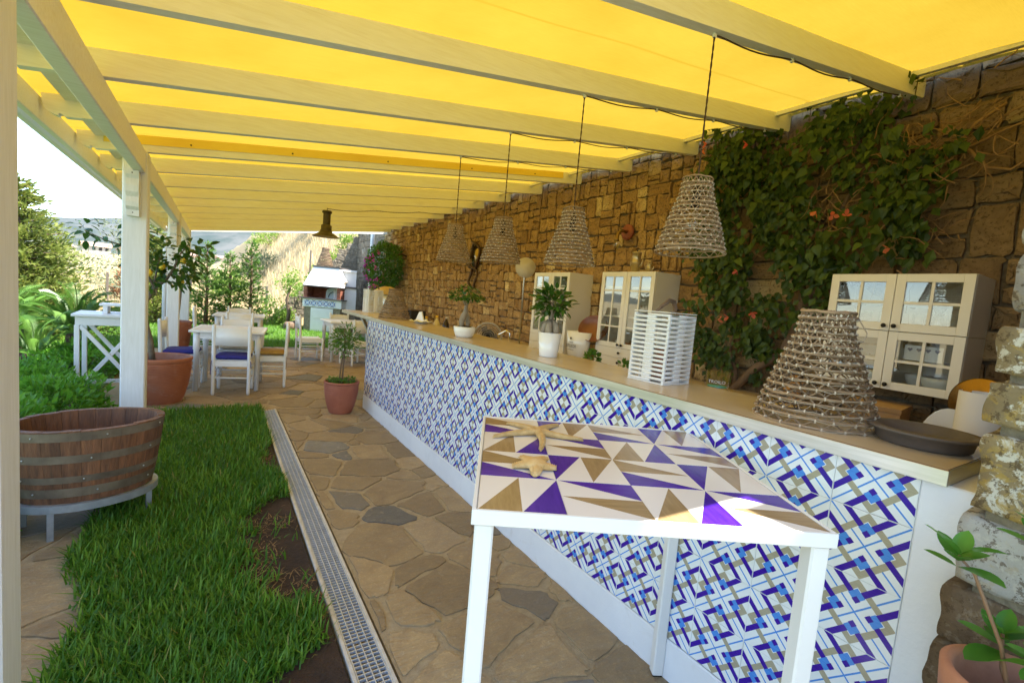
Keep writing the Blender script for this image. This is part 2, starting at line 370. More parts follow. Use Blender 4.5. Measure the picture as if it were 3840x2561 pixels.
# ---------------------------------------------------------------- lawn bed between path and drain
dirt = M('bare_earth', (.066, .037, .021), (.03, .018, .011), 7, .95, bmp=1, bscale=45, bdist=.02)
tag(MB().box(-9, -1.152, -14, -2.002, -.14, -.03).box(-1.15, .62, -14, -1.002, -.14, -.03).build('near_lawn', M('near_turf', (.06, .12, .02), (.09, .15, .03), 6, .95)), kind='structure')
tag(MB().box(.622, 6, -14, -1.002, -.14, -.03).build('near_paving', mortar), kind='structure')
bed = tag(MB().box(-.42, .452, -1, 5.88, -.12, -.002).build('soil', dirt), kind='structure')
grassm = leafmat('grass_blade', (.045, .15, .010), (.17, .33, .035), .38, .45)
dryblade = leafmat('dry_blade', (.42, .28, .12), (.26, .16, .07), .2, .8)
def blades(name, xy, hmin, hmax, wd, mt, lean=.7, z=0, flat=0):
    n = len(xy); g = rng; a = g.uniform(0, 2*PI, n); L = g.uniform(hmin, hmax, n)*g.uniform(.6, 1, n); ln = g.uniform(.15, 1, n)*lean
    dx, dy = np.cos(a), np.sin(a); px, py = -dy, dx; w = wd*g.uniform(.6, 1.25, n)
    zs = z if np.ndim(z) else np.full(n, z); V = np.zeros((n, 5, 3))
    bx, by = xy[:, 0], xy[:, 1]
    up = np.sqrt(np.clip(1-ln**2*.8, .05, 1))
    for k, (t, ww) in enumerate(((0, 1), (0, -1), (.55, .85), (.55, -.85), (1, 0))):
        hx = L*ln*(t**1.7); hz = L*up*t*(1-.25*t*ln)*(1-flat)
        V[:, k, 0] = bx+dx*hx+px*w*ww/2; V[:, k, 1] = by+dy*hx+py*w*ww/2; V[:, k, 2] = zs+hz+.002
    b = np.arange(n)[:, None]*5
    F = np.concatenate([b+np.array([[0, 1, 3]]), b+np.array([[0, 3, 2]]), b+np.array([[2, 3, 4]])])
    pt = np.clip(.5+.55*fbm(bx, by, .18, 77, 3), 0, 1); return fast_mesh(name, V.reshape(-1, 3), F, mt, np.repeat(np.clip(.55*g.uniform(0, 1, n)+.45*pt, 0, .999), 5))
def lawn_pts(n):
    y = 1.0+4.86*rng.uniform(0, 1, n)**1.5; x = rng.uniform(-.60, .47, n)
    le = -.50-.07*np.sin(y*2.3)-.03*np.sin(y*7)+rng.normal(0, .02, n)
    xb = .14+.11*(y-1.5)+.13*fbm(y*0, y, .35, 13)+.10*fbm(x, y, .16, 14)
    bare = sstep(-.07, .10, x-xb)*.985*sstep(5.3, 4.6, y)+.25*np.clip(fbm(x, y, .14, 11), 0, 1)
    k = (x > le) & (rng.uniform(0, 1, n) > bare) & (x < .455+rng.normal(0, .012, n)); return np.stack([x[k], y[k]], 1)
P = lawn_pts(92000)
P = P[~((P[:, 0] < -.45) & (P[:, 1] > 4.75) & (P[:, 1] < 4.95))]
tag(inst('grass', blades('grass', P, .035, .135, .009, grassm, 1.0)), 'thick green grass of the lawn strip beside the drain', 'grass', kind='stuff')
n = 4200; y = 1.2+3.4*rng.uniform(0, 1, n); x = rng.uniform(-.05, .46, n)
k = fbm(x, y, .15, 21) > -.05
dk = P[rng.uniform(0, 1, len(P)) < .035]; tag(inst('yellowed_grass', blades('yellowed_grass', dk+rng.normal(0, .02, dk.shape), .05, .13, .006, leafmat('yellow_blade', (.30, .30, .06), (.42, .36, .12), .3, .6), 1.1)), 'scattered yellow blades among the green lawn', 'grass', kind='stuff')
tag(inst('dry_grass', blades('dry_grass', np.stack([x[k], y[k]], 1), .03, .10, .004, dryblade, 1.0, 0, .75)), 'withered straw lying on the bare earth by the drain', 'straw', kind='stuff')
# ---------------------------------------------------------------- drain channel
concrete = M('polymer_concrete', (.66, .61, .53), (.54, .49, .41), 20, .85, bmp=.4, bscale=90, bdist=.003)
galv = M('galvanised_steel', (.58, .60, .63), (.48, .50, .53), 20, .42, metal=.35, rvar=.1)
dr = thing('drain_channel', 'long narrow drain channel with galvanised grating between lawn and paving', 'drain', (.538, 0, 0))
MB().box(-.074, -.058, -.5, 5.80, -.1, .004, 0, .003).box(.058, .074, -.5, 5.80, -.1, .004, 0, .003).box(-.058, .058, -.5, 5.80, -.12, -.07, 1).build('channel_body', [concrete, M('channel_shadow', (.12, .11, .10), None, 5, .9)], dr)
g1 = MB()
for i in range(5): g1.box(-.055+i*.0275-.002, -.055+i*.0275+.002, 0, .994, -.022, .001)
for j in range(45): g1.box(-.0575, .0575, j*.0221+.006, j*.0221+.0105, -.012, -.0005)
gm = g1.me('grating', galv)
for k in range(6): inst('grating', gm, dr, (0, -.2+k*1.0, 0))
# ---------------------------------------------------------------- pergola
RS = .1369; RK = -.048                       # rafter rise and skew per metre of x
def rz_bot(x): return 2.375+RS*(x+.49)
pg = thing('pergola', 'white timber pergola with yellow fabric roof along the stone wall', 'pergola', (-.57, 4.86, 0))
def pb(b, name, mt): o = b.build(name, mt, pg); o.location = Vector((.57, -4.86, 0)); return o
posts = [1.81, 4.86, 8.95, 12.2]
brk = [(.0, 2.2), (.11, 2.2), (.112, 2.165), (.095, 2.14), (.112, 2.09), (.108, 2.04), (.085, 2.005), (.095, 1.965), (.09, 1.93), (.065, 1.905), (.062, 1.86), (0, 1.86)]
for i, py in enumerate(posts):
    b = MB().box(-.635, -.475, py-.08, py+.08, -.02, 2.372, 0, .008); po = pb(b, 'post', post_white)
    for sg in (-1, 1):
        b = MB().prism([(py+sg*(.08+a), z) for a, z in (brk if sg > 0 else brk[::-1])], 'x', -.6, -.52)
        b.tube([(-.56, py+sg*.1395, 1.885), (-.56, py+sg*.1445, 1.885)], .005, 6, 1).tube([(-.56, py+sg*.19, 2.18), (-.56, py+sg*.1935, 2.18)], .005, 6, 1)
        o = b.build('bracket', [post_white, black_iron], po); o.location = (0, 0, 0)
for y0, y1 in ((-.6, posts[0]-.081), (posts[0]+.081, posts[1]-.081), (posts[1]+.081, posts[2]-.081), (posts[2]+.081, posts[3]-.081)):
    pb(MB().box(-.565, -.49, y0, y1, 2.205, 2.374, 0, .005), 'beam', wood_white)
RY = [.302, .664+.0]+[.664+.832*k for k in range(1, 15)]
tail = [(-.905, .115), (-.9, .06), (-.885, .02), (-.865, -.005), (-.84, -.02), (-.825, -.024), (-.824, -.01), (-.80, 0)]
def rafter_mesh():
    # local x along the rafter, bottom line z = RS*(x), local origin at the beam
    pl = [(-.415, .118), (-.41, .075), (-.398, .045), (-.38, .022), (-.355, .008), (-.34, .004), (-.338, .016), (-.325, .016), (-.31, 0), (4.265, 0), (4.28, .01), (4.28, .128), (-.415, .128)]
    pl = [(a, z+RS*a) for a, z in pl]
    return MB().prism(pl, 'y', -.0275, .0275).me('rafter', wood_white)
rm = rafter_mesh(); rmo = MB().prism([(a, z) for a, z in [(-.30, -.041), (4.265, .584), (4.28, .596), (4.28, .714), (-.30, .087)]], 'y', -.0275, .0275)
for i, ry in enumerate(RY):
    o = inst('rafter', rm, pg, (.57-.49, ry-4.86, 2.3755), (0, 0, math.atan(RK)))
def sheet(x0, x1, y0, y1, mt, name, dz=.131):
    xs = np.linspace(x0, x1, 48); ys = np.arange(y0, y1+.01, .052); X, Y = np.meshgrid(xs, ys); yb = Y-RK*(X+.49)
    k = (yb-.664)/.832; sag = .012*np.sin(PI*(k % 1))**2+(.004*np.sin(X*3.1+Y*9)+.003*np.sin(X*7.3-Y*4.1)+.0025*np.sin(X*1.3+Y*17))*np.sin(PI*(k % 1))
    Z = rz_bot(X)+dz-sag; V = np.stack([X, Y+RK*(X+.49), Z], -1).reshape(-1, 3); nx = len(xs)
    i = np.arange(len(ys)-1)[:, None]*nx+np.arange(nx-1)[None]; F = np.stack([i, i+1, i+nx+1, i+nx], -1).reshape(-1, 4)
    o = inst(name, fast_mesh(name, V, F, mt, smooth=True), pg); o.location = (.57, -4.86, 0); return o
def canopymat():
    m, nt, p, out = NT('yellow_awning_fabric'); nt.nodes.remove(p); v = coords(nt, False)
    mp = nd(nt, 'ShaderNodeMapping'); mp.inputs['Scale'].default_value = (3, 60, 1); lk(nt, v, mp.inputs[0]); n1 = noise(nt, mp.outputs[0], 4, 4); n2 = noise(nt, v, 1.6, 6)
    f = mth(nt, 'ADD', mth(nt, 'MULTIPLY', n1, .35), mth(nt, 'MULTIPLY', n2, .65)); sx = nd(nt, 'ShaderNodeSeparateXYZ'); lk(nt, v, sx.inputs[0])
    seam_ = mth(nt, 'LESS_THAN', mth(nt, 'ABSOLUTE', mth(nt, 'SUBTRACT', mth(nt, 'FRACT', mth(nt, 'DIVIDE', mth(nt, 'ADD', sx.outputs[1], .31), 1.45)), .5)), .006)
    f = mth(nt, 'ADD', f, mth(nt, 'MULTIPLY', seam_, .35))
    c = mixc(nt, ramp(nt, f, .3, .7), (.71, .475, .052), (.59, .37, .03)); d = nd(nt, 'ShaderNodeBsdfDiffuse'); t = nd(nt, 'ShaderNodeBsdfTranslucent')
    lk(nt, c, d.inputs[0]); lk(nt, c, t.inputs[0]); mx = nd(nt, 'ShaderNodeMixShader'); mx.inputs[0].default_value = .245
    lk(nt, d.outputs[0], mx.inputs[1]); lk(nt, t.outputs[0], mx.inputs[2]); lk(nt, mx.outputs[0], out.inputs[0]); return m
fabric = canopymat()
tag(sheet(-.965, 3.795, .262, 12.36, fabric, 'canopy'), 'translucent yellow fabric roof stretched over the rafters')
for xa, xb in ((3.575, 3.625), (-.80, -.72)):
    V0 = MB()
    V0.add([(xa, .27, rz_bot(xa)+.098), (xb, .27, rz_bot(xb)+.098), (xb, 12.3, rz_bot(xb)+.098), (xa, 12.3, rz_bot(xa)+.098), (xa, .27, rz_bot(xa)+.127), (xb, .27, rz_bot(xb)+.127), (xb, 12.3, rz_bot(xb)+.127), (xa, 12.3, rz_bot(xa)+.127)],
           [(0, 1, 2, 3), (7, 6, 5, 4), (0, 4, 5, 1), (1, 5, 6, 2), (2, 6, 7, 3), (3, 7, 4, 0)])
    pb(V0, 'batten', wood_white)
pb(MB().box(-.955, -.915, .27, 12.4, 2.29, 2.432, 0, .004), 'fascia', wood_white)
pb(MB().prism([(-.93, 2.30), (3.78, 2.93), (3.78, 3.08), (-.93, 2.45)], 'y', 12.38, 12.42), 'fascia', wood_white)
fl = MB(); ry = .664+.832*5; 
fl.add([(x, ry+RK*(x+.49)-.0285-(.004 if k else 0), rz_bot(x)+(.128 if not k else .055)) for k in (0, 1) for x in np.linspace(-.75, 3.5, 20)], [(i, i+1, 21+i, 20+i) for i in range(19)])
for x in (-.2, .55, 1.4, 2.3, 3.1): fl.tube([(x, ry+RK*(x+.49)-.029, rz_bot(x)+.08), (x, ry+RK*(x+.49)-.034, rz_bot(x)+.08)], .007, 8, 1)
pb(fl, 'fabric_flap', [M('yellow_fabric_flap', (.90, .68, .11), (.86, .62, .09), 3, .8), black_iron])
# gutter with downpipe at the far outer corner
pipem = M('white_pvc', (.78, .79, .80), None, 3, .3)
gt = thing('rain_gutter', 'white rain gutter and bent pipe outside the pergola eaves', 'gutter', (-1.0, 8, 2.3))
b = MB(); b.prism([(-.06+.055*math.cos(t), .09+.055*math.sin(t)) for t in np.linspace(PI, 2*PI, 9)]+[(-.06+.047*math.cos(t), .092+.047*math.sin(t)) for t in np.linspace(2*PI, PI, 9)], 'y', -4.0, 4.4)
b.build('gutter_trough', pipem, gt)
MB().tube([(-.06, 1.3, .05), (-.06, 1.3, -.1), (0, 1.3, -.2), (.30, 1.3, -.32), (.31, 1.3, -.45), (.31, 1.3, -2.3)], .035, 10).build('downpipe', pipem, gt)
# ---------------------------------------------------------------- stone walls
def stonemat(name, A, B, C, pale, lich=0.0):
    m, nt, p, out = NT(name); v = coords(nt, False, kind='Object'); r = rndv(nt)
    vv = nd(nt, 'ShaderNodeVectorMath', operation='ADD'); lk(nt, v, vv.inputs[0]); lk(nt, mth(nt, 'MULTIPLY', r, 31.), vv.inputs[1]); v = vv.outputs[0]
    n1 = noise(nt, v, 7, 8, .72, .8); n2 = noise(nt, v, 45, 8, .75); n3 = noise(nt, v, 3, 4)
    r2 = mth(nt, 'FRACT', mth(nt, 'MULTIPLY', r, 5.77)); r3 = mth(nt, 'FRACT', mth(nt, 'MULTIPLY', r, 13.1))
    c = mixc(nt, r2, A, B); c = mixc(nt, ramp(nt, n1, .35, .7), c, C); c = mixc(nt, mth(nt, 'MULTIPLY', ramp(nt, r3, .84, .95), ramp(nt, n3, .3, .7)), c, pale)
    if lich:
        l = mth(nt, 'MULTIPLY', ramp(nt, noise(nt, v, 30, 8, .72, .3), .54, .575), lich); c = mixc(nt, l, c, (.62, .60, .50))
        l2 = mth(nt, 'MULTIPLY', ramp(nt, noise(nt, v, 18, 7, .7, 1), .52, .60), lich*.8); c = mixc(nt, l2, c, (.42, .29, .07))
    c = mixc(nt, mth(nt, 'MULTIPLY', ramp(nt, n2, .56, .40), .7), c, (.085, .055, .028))
    lk(nt, c, p.inputs['Base Color']); p.inputs['Roughness'].default_value = .85; p.inputs['Specular IOR Level'].default_value = .25
    bump(nt, p, mth(nt, 'ADD', mth(nt, 'MULTIPLY', n1, .9), mth(nt, 'MULTIPLY', n2, .7)), .9, .013); return m
stone = stonemat('ochre_rubble', (.56, .365, .15), (.33, .195, .08), (.25, .15, .065), (.70, .54, .28))
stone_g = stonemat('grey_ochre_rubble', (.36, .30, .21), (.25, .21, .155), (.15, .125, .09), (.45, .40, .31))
wmortar = M('dark_wall_mortar', (.20, .155, .095), (.11, .085, .055), 18, .95, bmp=1, bscale=60, bdist=.015)
wmortar_p = M('pale_wall_mortar', (.30, .25, .17), (.18, .15, .10), 18, .95, bmp=1, bscale=60, bdist=.015)
def split(a0, a1, b0, b1, g, amin, amax, out):
    w_, h_ = a1-a0, b1-b0; A = w_*h_; tgt = g.uniform(amin, amax)
    if A < tgt or (w_ < .10 and h_ < .16) or A < amin*.75:
        if w_ > h_*3.2 and w_ > .2: t = a0+w_*g.uniform(.35, .65); split(a0, t, b0, b1, g, amin, amax, out); split(t, a1, b0, b1, g, amin, amax, out); return
        out.append((a0, a1, b0, b1)); return
    if (w_ > h_*g.uniform(.8, 1.7)): t = a0+w_*g.uniform(.33, .67); split(a0, t, b0, b1, g, amin, amax, out); split(t, a1, b0, b1, g, amin, amax, out)
    else: t = b0+h_*g.uniform(.33, .67); split(a0, a1, b0, t, g, amin, amax, out); split(a0, a1, t, b1, g, amin, amax, out)
def rubble(a0, a1, b0, b1, seed, amin, amax):
    g = np.random.default_rng(seed); out = []; b = b0
    while b < b1-.05:
        h = min(g.uniform(.42, .62), b1-b)
        if b1-(b+h) < .15: h = b1-b
        a = a0+g.uniform(-.3, 0)
        while a < a1:
            w_ = g.uniform(.6, 1.1); split(max(a, a0), min(a+w_, a1), b, b+h, g, amin, amax, out) if min(a+w_, a1)-max(a, a0) > .06 else None
            a += w_
        b += h
    return out
def stone_geo(w_, h_, g, gap=.011, dep=.045):
    """front outline in (a,b), relief in c; returns verts, faces"""
    hx, hy = w_/2-gap*g.uniform(.5, 1.4), h_/2-gap*g.uniform(.5, 1.4); hx = max(hx, .02); hy = max(hy, .02); rr = min(hx, hy)*g.uniform(.10, .35)
    O = []
    for sx, sy in ((1, 1), (-1, 1), (-1, -1), (1, -1)):
        c = np.array([sx*(hx-rr), sy*(hy-rr)]); a0 = {(1, 1): 0, (-1, 1): 90, (-1, -1): 180, (1, -1): 270}[sx, sy]
        for t in (0, 45, 90): O.append(c+rr*np.array([math.cos(rad(a0+t)), math.sin(rad(a0+t))]))
        nx = {(1, 1): (0, 1), (-1, 1): (-1, 0), (-1, -1): (0, -1), (1, -1): (1, 0)}[sx, sy]; O.append(np.array([nx[0]*hx, nx[1]*hy]))
    O = [o+g.normal(0, min(.007, .05*min(w_, h_)), 2) for o in O]; n = len(O); d = dep*g.uniform(.55, 1.25); tx, ty = g.normal(0, .03, 2)
    V = [(o[0], o[1], -.03) for o in O]+[(o[0], o[1], d*.78+tx*o[0]+ty*o[1]+g.normal(0, .003)) for o in O]
    V += [(o[0]*(1-.009/max(.03, abs(o[0])+abs(o[1]))*2), o[1]*(1-.009/max(.03, abs(o[0])+abs(o[1]))*2), d+tx*o[0]+ty*o[1]+g.normal(0, .003)) for o in O]+[(o[0]*.45, o[1]*.45, d*1.0+tx*o[0]*.5+g.normal(0, .006)) for o in O[::2]]
    F = []
    for k in range(n):
        k2 = (k+1) % n; F += [(k, k2, n+k2, n+k), (n+k, n+k2, 2*n+k2, 2*n+k)]
    m_ = n//2
    for k in range(m_):
        a, b, c = 2*n+2*k, 2*n+2*k+1, 2*n+(2*k+2) % n; i0, i1 = 3*n+k, 3*n+(k+1) % m_
        F += [(a, b, i0), (b, i1, i0), (b, c, i1)]
    F.append(tuple(3*n+k for k in range(m_))); return V, F
def stone_wall(parent, rects, T, mt, seed, nsep=300, key=None, gap=.008, dep=.024, stone_name='stone'):
    """T maps (a,b,c) to world; rects of stones; the nsep that show largest are parts, the others one joined part"""
    g = np.random.default_rng(seed)
    order = sorted(rects, key=key, reverse=True) if key else rects
    J = MB(); jr = []; inv = parent.matrix_world.inverted() if False else None; pl = parent.location
    for i, (a0, a1, b0, b1) in enumerate(order):
        V, F = stone_geo(a1-a0, b1-b0, g, gap, dep); ca, cb = (a0+a1)/2, (b0+b1)/2
        flip = Vector(T(1, 0, 0)[k]-T(0, 0, 0)[k] for k in range(3)).cross(Vector(T(0, 1, 0)[k]-T(0, 0, 0)[k] for k in range(3))).dot(Vector(T(0, 0, 1)[k]-T(0, 0, 0)[k] for k in range(3))) < 0
        if flip: F = [f[::-1] for f in F]
        if i < nsep:
            o0 = Vector(T(ca, cb, 0)); b = MB(); b.add([Vector(T(ca+v[0], cb+v[1], v[2]))-o0 for v in V], F, 0, False)
            inst(stone_name, b.me(stone_name, mt), parent, o0-pl)
        else:
            J.add([Vector(T(ca+v[0], cb+v[1], v[2]))-pl for v in V], F, 0, False); jr += [g.uniform(0, 1)]*len(V)
    if J.v: tag(inst('small_stones', J.me('small_stones', mt, jr), parent), kind='stuff')
WX = 3.86
sw = thing('stone_wall', 'tall ochre rubble retaining wall behind the bar', 'wall', (WX+.2, 6, 0))
MB().box(WX+.012-WX-.2, .3, -7.5, 6.85, -.1, 3.36).build('wall_core', wmortar, sw)
rects = [r for r in rubble(.25, 12.85, .72, 3.36, 12, .022, .085)]
near = [r for r in rects if r[1] < 2.6]; far_ = [r for r in rects if r[1] >= 2.6]
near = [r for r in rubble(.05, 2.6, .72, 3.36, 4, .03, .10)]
far_ = [r for r in rubble(2.6, 12.85, .72, 3.36, 12, .013, .055)]
stone_d = stonemat('dark_brown_rubble', (.34, .23, .115), (.235, .16, .085), (.16, .105, .055), (.48, .38, .22))  # darker brown stones for the near stretch of the wall
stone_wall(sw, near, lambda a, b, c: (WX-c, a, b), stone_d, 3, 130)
stone_wall(sw, far_, lambda a, b, c: (WX-c, a, b), stone, 8, 170, key=lambda r: (r[1]-r[0])*(r[3]-r[2])/((r[0]+r[1])**2/4+9)**1.5*(0.15 if (r[2] > 3.15) else 1))
# far part of the same wall beyond the roof, and the sloping return wall behind the oven
sw2 = thing('far_retaining_wall', 'shaded grey stone wall continuing past the pergola behind the downpipe', 'wall', (4.35+.2, 15.2, 0))
MB().box(-.185, .3, -2.4, 2.55, -.1, 3.6).box(-.49, -.186, -2.4, -2.3, -.1, 3.4).build('wall_core', wmortar_p, sw2)
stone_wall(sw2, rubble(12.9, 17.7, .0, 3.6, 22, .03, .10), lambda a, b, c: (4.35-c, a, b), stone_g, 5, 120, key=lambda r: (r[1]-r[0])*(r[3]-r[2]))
top = lambda x: float(np.interp(x, [1.2, 1.75, 2.5, 2.8, 3.5, 4.0, 4.5], [-.1, .35, 1.18, 1.62, 2.35, 2.95, 3.4]))
sr = thing('sloping_stone_wall', 'sunlit stone wall with a sloping top running up behind the pizza oven', 'wall', (2.8, 17.6, 0))
MB().prism([(1.2-2.8, -.1), (4.36-2.8, -.1), (4.36-2.8, top(4.36)-.03), (3.5-2.8, top(3.5)-.03), (2.5-2.8, top(2.5)-.03), (1.75-2.8, top(1.75)-.03)], 'y', .01, .3).build('wall_core', wmortar_p, sr)
rr = [r for r in rubble(1.25, 4.33, -.05, 3.3, 31, .03, .09) if (r[2]+r[3])/2 < top((r[0]+r[1])/2)]
stone_wall(sr, rr, lambda a, b, c: (a, 17.61-c, b), stone_g, 6, 200, key=lambda r: (r[1]-r[0])*(r[3]-r[2]))
# ---------------------------------------------------------------- near stone pillar
lich = stonemat('lichen_sandstone', (.33, .25, .12), (.30, .24, .13), (.20, .15, .08), (.5, .42, .28), .95)
greyst = stonemat('pale_grey_stone', (.42, .40, .37), (.36, .35, .32), (.22, .21, .19), (.5, .48, .43), .35)
brownst = stonemat('brown_sandstone', (.20, .14, .08), (.17, .12, .07), (.10, .07, .045), (.3, .22, .13), .12)
pl = thing('stone_pillar', 'rough lichen covered stone pillar at the end of the bar', 'pillar', (1.75, -.15, 0))
MB().box(-.278, .215, -.6, .41, -.1, 1.74).build('mortar_core', wmortar_p, pl)
def rough_block(x0, x1, y0, y1, z0, z1, g, n=12):
    b = MB(); q = []; hx, hy, hz = (x1-x0)/2, (y1-y0)/2, (z1-z0)/2; ix = {}; vs = []; fs = []
    amp = .0042; ph = g.uniform(0, 6, 9)
    def vert(i, j, k):
        if (i, j, k) in ix: return ix[i, j, k]
        p = np.array([i/n*2-1, j/n*2-1, k/n*2-1]); d = np.array([p[0]*hx, p[1]*hy, p[2]*hz]); R = .011
        for a, h in enumerate((hx, hy, hz)):
            pass
        inn = np.array([np.clip(d[0], -hx+R, hx-R), np.clip(d[1], -hy+R, hy-R), np.clip(d[2], -hz+R, hz-R)]); e = d-inn; L = np.linalg.norm(e)
        if L > 1e-6: d = inn+e/L*min(L, R)
        d = d+amp*np.array([math.sin(d[1]*21+ph[0])+.6*math.sin(d[2]*37+ph[1])+.4*math.sin(d[1]*63+d[2]*50+ph[6]), math.sin(d[0]*19+ph[2])+.8*math.sin(d[2]*41+ph[3])+.5*math.sin(d[2]*83+ph[7]), .7*math.sin(d[1]*24+ph[4])+.5*math.sin(d[0]*30+d[1]*44+ph[5])])
        ix[i, j, k] = len(vs); vs.append(tuple(d)); return ix[i, j, k]
    for s_ in (0, n):
        for u in range(n):
            for w_ in range(n):
                f = (vert(s_, u, w_), vert(s_, u+1, w_), vert(s_, u+1, w_+1), vert(s_, u, w_+1)); fs.append(f if s_ else f[::-1])
                f = (vert(u, s_, w_), vert(u+1, s_, w_), vert(u+1, s_, w_+1), vert(u, s_, w_+1)); fs.append(f[::-1] if s_ else f)
                f = (vert(u, w_, s_), vert(u+1, w_, s_), vert(u+1, w_+1, s_), vert(u, w_+1, s_)); fs.append(f if s_ else f[::-1])
    return b.add(vs, fs, 0, True)
MB().box(.22, .45, -.45, .13, -.1, 3.2).box(.62, 2.1, -.45, .132, -.1, 4.0).box(.4505, .6195, -.45, .131, -.1, 3.2).build('unseen_sun_blocker', brownst, pl)  # added unseen wall; stepped tops block sun from the bar, spare the table
g = np.random.default_rng(3)
crs = [(0, .30, brownst), (.31, .52, brownst), (.53, .735, brownst), (.745, .885, brownst), (.895, 1.058, greyst), (1.07, 1.252, lich), (1.262, 1.365, lich), (1.377, 1.49, lich), (1.515, 1.65, greyst), (1.66, 1.775, greyst)]
ye = [.312, .312, .312, .305, .298, .285, .292, .283, .28, .278]
for (z0, z1, mt), e in zip(crs, ye):
    cut = -.1+g.uniform(-.15, .1)
    for (a, c) in ((cut+.012, e), (-.75, cut)):
        xo = 1.450+g.uniform(-.009, .009); o = rough_block(xo, 1.96, a, c, z0+.003, z1-.003, g).build('stone', mt, pl); o.location = ((xo+1.96)/2-1.75, (a+c)/2+.15, (z0+z1)/2)
o = rough_block(1.12, 1.46, -.2, .3, 0, .47, g).build('stone', brownst, pl); o.location = (1.29-1.75, .05+.15, .235)
# ---------------------------------------------------------------- tiled bar
T_ = .195
def bartile():
    m, nt, p, out = NT('painted_bar_tile'); tc = nd(nt, 'ShaderNodeTexCoord'); sp = nd(nt, 'ShaderNodeSeparateXYZ'); lk(nt, tc.outputs['Object'], sp.inputs[0])
    a = mth(nt, 'ABSOLUTE', mth(nt, 'DIVIDE', sp.outputs[1], T_)); b = mth(nt, 'ABSOLUTE', mth(nt, 'DIVIDE', sp.outputs[2], T_))
    e = mth(nt, 'SUBTRACT', .5, mth(nt, 'MAXIMUM', a, b)); n = mth(nt, 'MINIMUM', a, b); s = mth(nt, 'ADD', a, b)
    def lt(x, y): return mth(nt, 'LESS_THAN', x, y)
    def band(x, c, h): return lt(mth(nt, 'ABSOLUTE', mth(nt, 'SUBTRACT', x, c)), h)
    v = coords(nt, True); wash = noise(nt, v, 14, 4); mp = nd(nt, 'ShaderNodeMapping'); mp.inputs['Rotation'].default_value = (rad(45), 0, 0); mp.inputs['Scale'].default_value = (1, 6, 60); lk(nt, v, mp.inputs[0]); br = noise(nt, mp.outputs[0], 6, 3)
    wht = mixc(nt, ramp(nt, wash, .3, .7), (.82, .85, .84), (.77, .805, .795))
    pur = mixc(nt, ramp(nt, br, .35, .7), (.034, .007, .28), (.055, .014, .38)); blu = mixc(nt, ramp(nt, br, .35, .7), (.085, .29, .76), (.06, .23, .66)); bei = mixc(nt, ramp(nt, br, .3, .7), (.42, .385, .27), (.36, .325, .225))
    c = mixc(nt, band(mth(nt, 'SUBTRACT', a, b), 0, .0165), wht, blu)
    c = mixc(nt, band(s, .4375, .0625), c, bei)
    c = mixc(nt, band(mth(nt, 'ADD', n, e), .287, .059), c, pur)
    c = mixc(nt, lt(mth(nt, 'ADD', n, mth(nt, 'ABSOLUTE', mth(nt, 'SUBTRACT', e, .25))), .110), c, blu)
    c = mixc(nt, lt(mth(nt, 'ADD', n, mth(nt, 'ABSOLUTE', mth(nt, 'SUBTRACT', e, .315))), .058), c, pur)
    c = mixc(nt, lt(e, .0075), c, wht)
    lk(nt, c, p.inputs['Base Color']); p.inputs['Roughness'].default_value = .16; p.inputs['Specular IOR Level'].default_value = .5
    bump(nt, p, noise(nt, v, 5, 2), .06, .01); return m
bt = bartile(); grout = M('white_grout', (.78, .79, .79), (.70, .71, .71), 30, .9)
bar = thing('tiled_bar', 'long white bar faced with blue and purple geometric tiles', 'bar', (1.76, 3.0, 0))
def bb(b, name, mt): o = b.build(name, mt, bar); o.location = (-1.76, -3.0, 0); return o
bb(MB().box(1.5685, 1.95, .402, 5.658, .0, 1.084).box(1.566, 1.5684, .402, 5.662, .163, 1.084, 1), 'body', [plaster, grout])
bb(MB().box(1.5525, 1.5655, .398, 5.668, -.01, .163, 0, .005), 'plinth', plaster)
bb(MB().box(1.5575, 1.95, .12, .3998, -.01, 1.084, 0, .004), 'end_panel', plaster)
def tile_me(z0, z1, hw=T_/2-.0003):
    b = MB(); c = .0012
    vs = [(0.004, -hw, z0), (0.004, hw, z0), (0.004, hw, z1), (0.004, -hw, z1), (-.003, -hw, z0), (-.003, hw, z0), (-.003, hw, z1), (-.003, -hw, z1), (-.004, -hw+c, z0+c), (-.004, hw-c, z0+c), (-.004, hw-c, z1-c), (-.004, -hw+c, z1-c)]
    return b.add(vs, [(4, 0, 1, 5), (5, 1, 2, 6), (6, 2, 3, 7), (7, 3, 0, 4), (8, 4, 5, 9), (9, 5, 6, 10), (10, 6, 7, 11), (11, 7, 4, 8), (8, 9, 10, 11)]).me('tile', bt)
tm = tile_me(-T_/2+.0005, T_/2-.0005); tt = tile_me(-T_/2+.0005, .0425)
for i in range(27):
    for j in range(5):
        o = inst('tile', tt if j == 4 else tm, bar, (1.562-1.76+random.uniform(-.0009, .0009), .40+T_*(i+.5)-3.0, .165+T_*(j+.5))); o.rotation_euler = (random.gauss(0, .0025), random.gauss(0, .005), random.gauss(0, .005))
lam = M('cream_laminate', (.60, .49, .34), (.56, .455, .31), 5, .22, rvar=.05)
trim = M('brushed_metal_trim', (.66, .66, .62), (.52, .53, .48), 5, .34, metal=.85, stretch=(1, .6, 14), rvar=.12, bmp=.1, bscale=30, bdist=.002)
ct = bb(MB().box(1.534, 1.985, .349, 6.93, 1.087, 1.1268), 'countertop', lam)
MB().box(1.5285, 1.5335, .3435, 6.93, 1.0855, 1.1255, 0, .001).build('edge_trim', trim, ct); MB().box(1.534, 1.99, .3435, .3485, 1.0855, 1.1255, 0, .001).build('edge_trim', trim, ct)
MB().box(1.5292, 1.5338, .3438, 6.93, 1.1257, 1.1272).build('seam', M('brown_seam', (.20, .10, .05), None, 3, .6), ct)
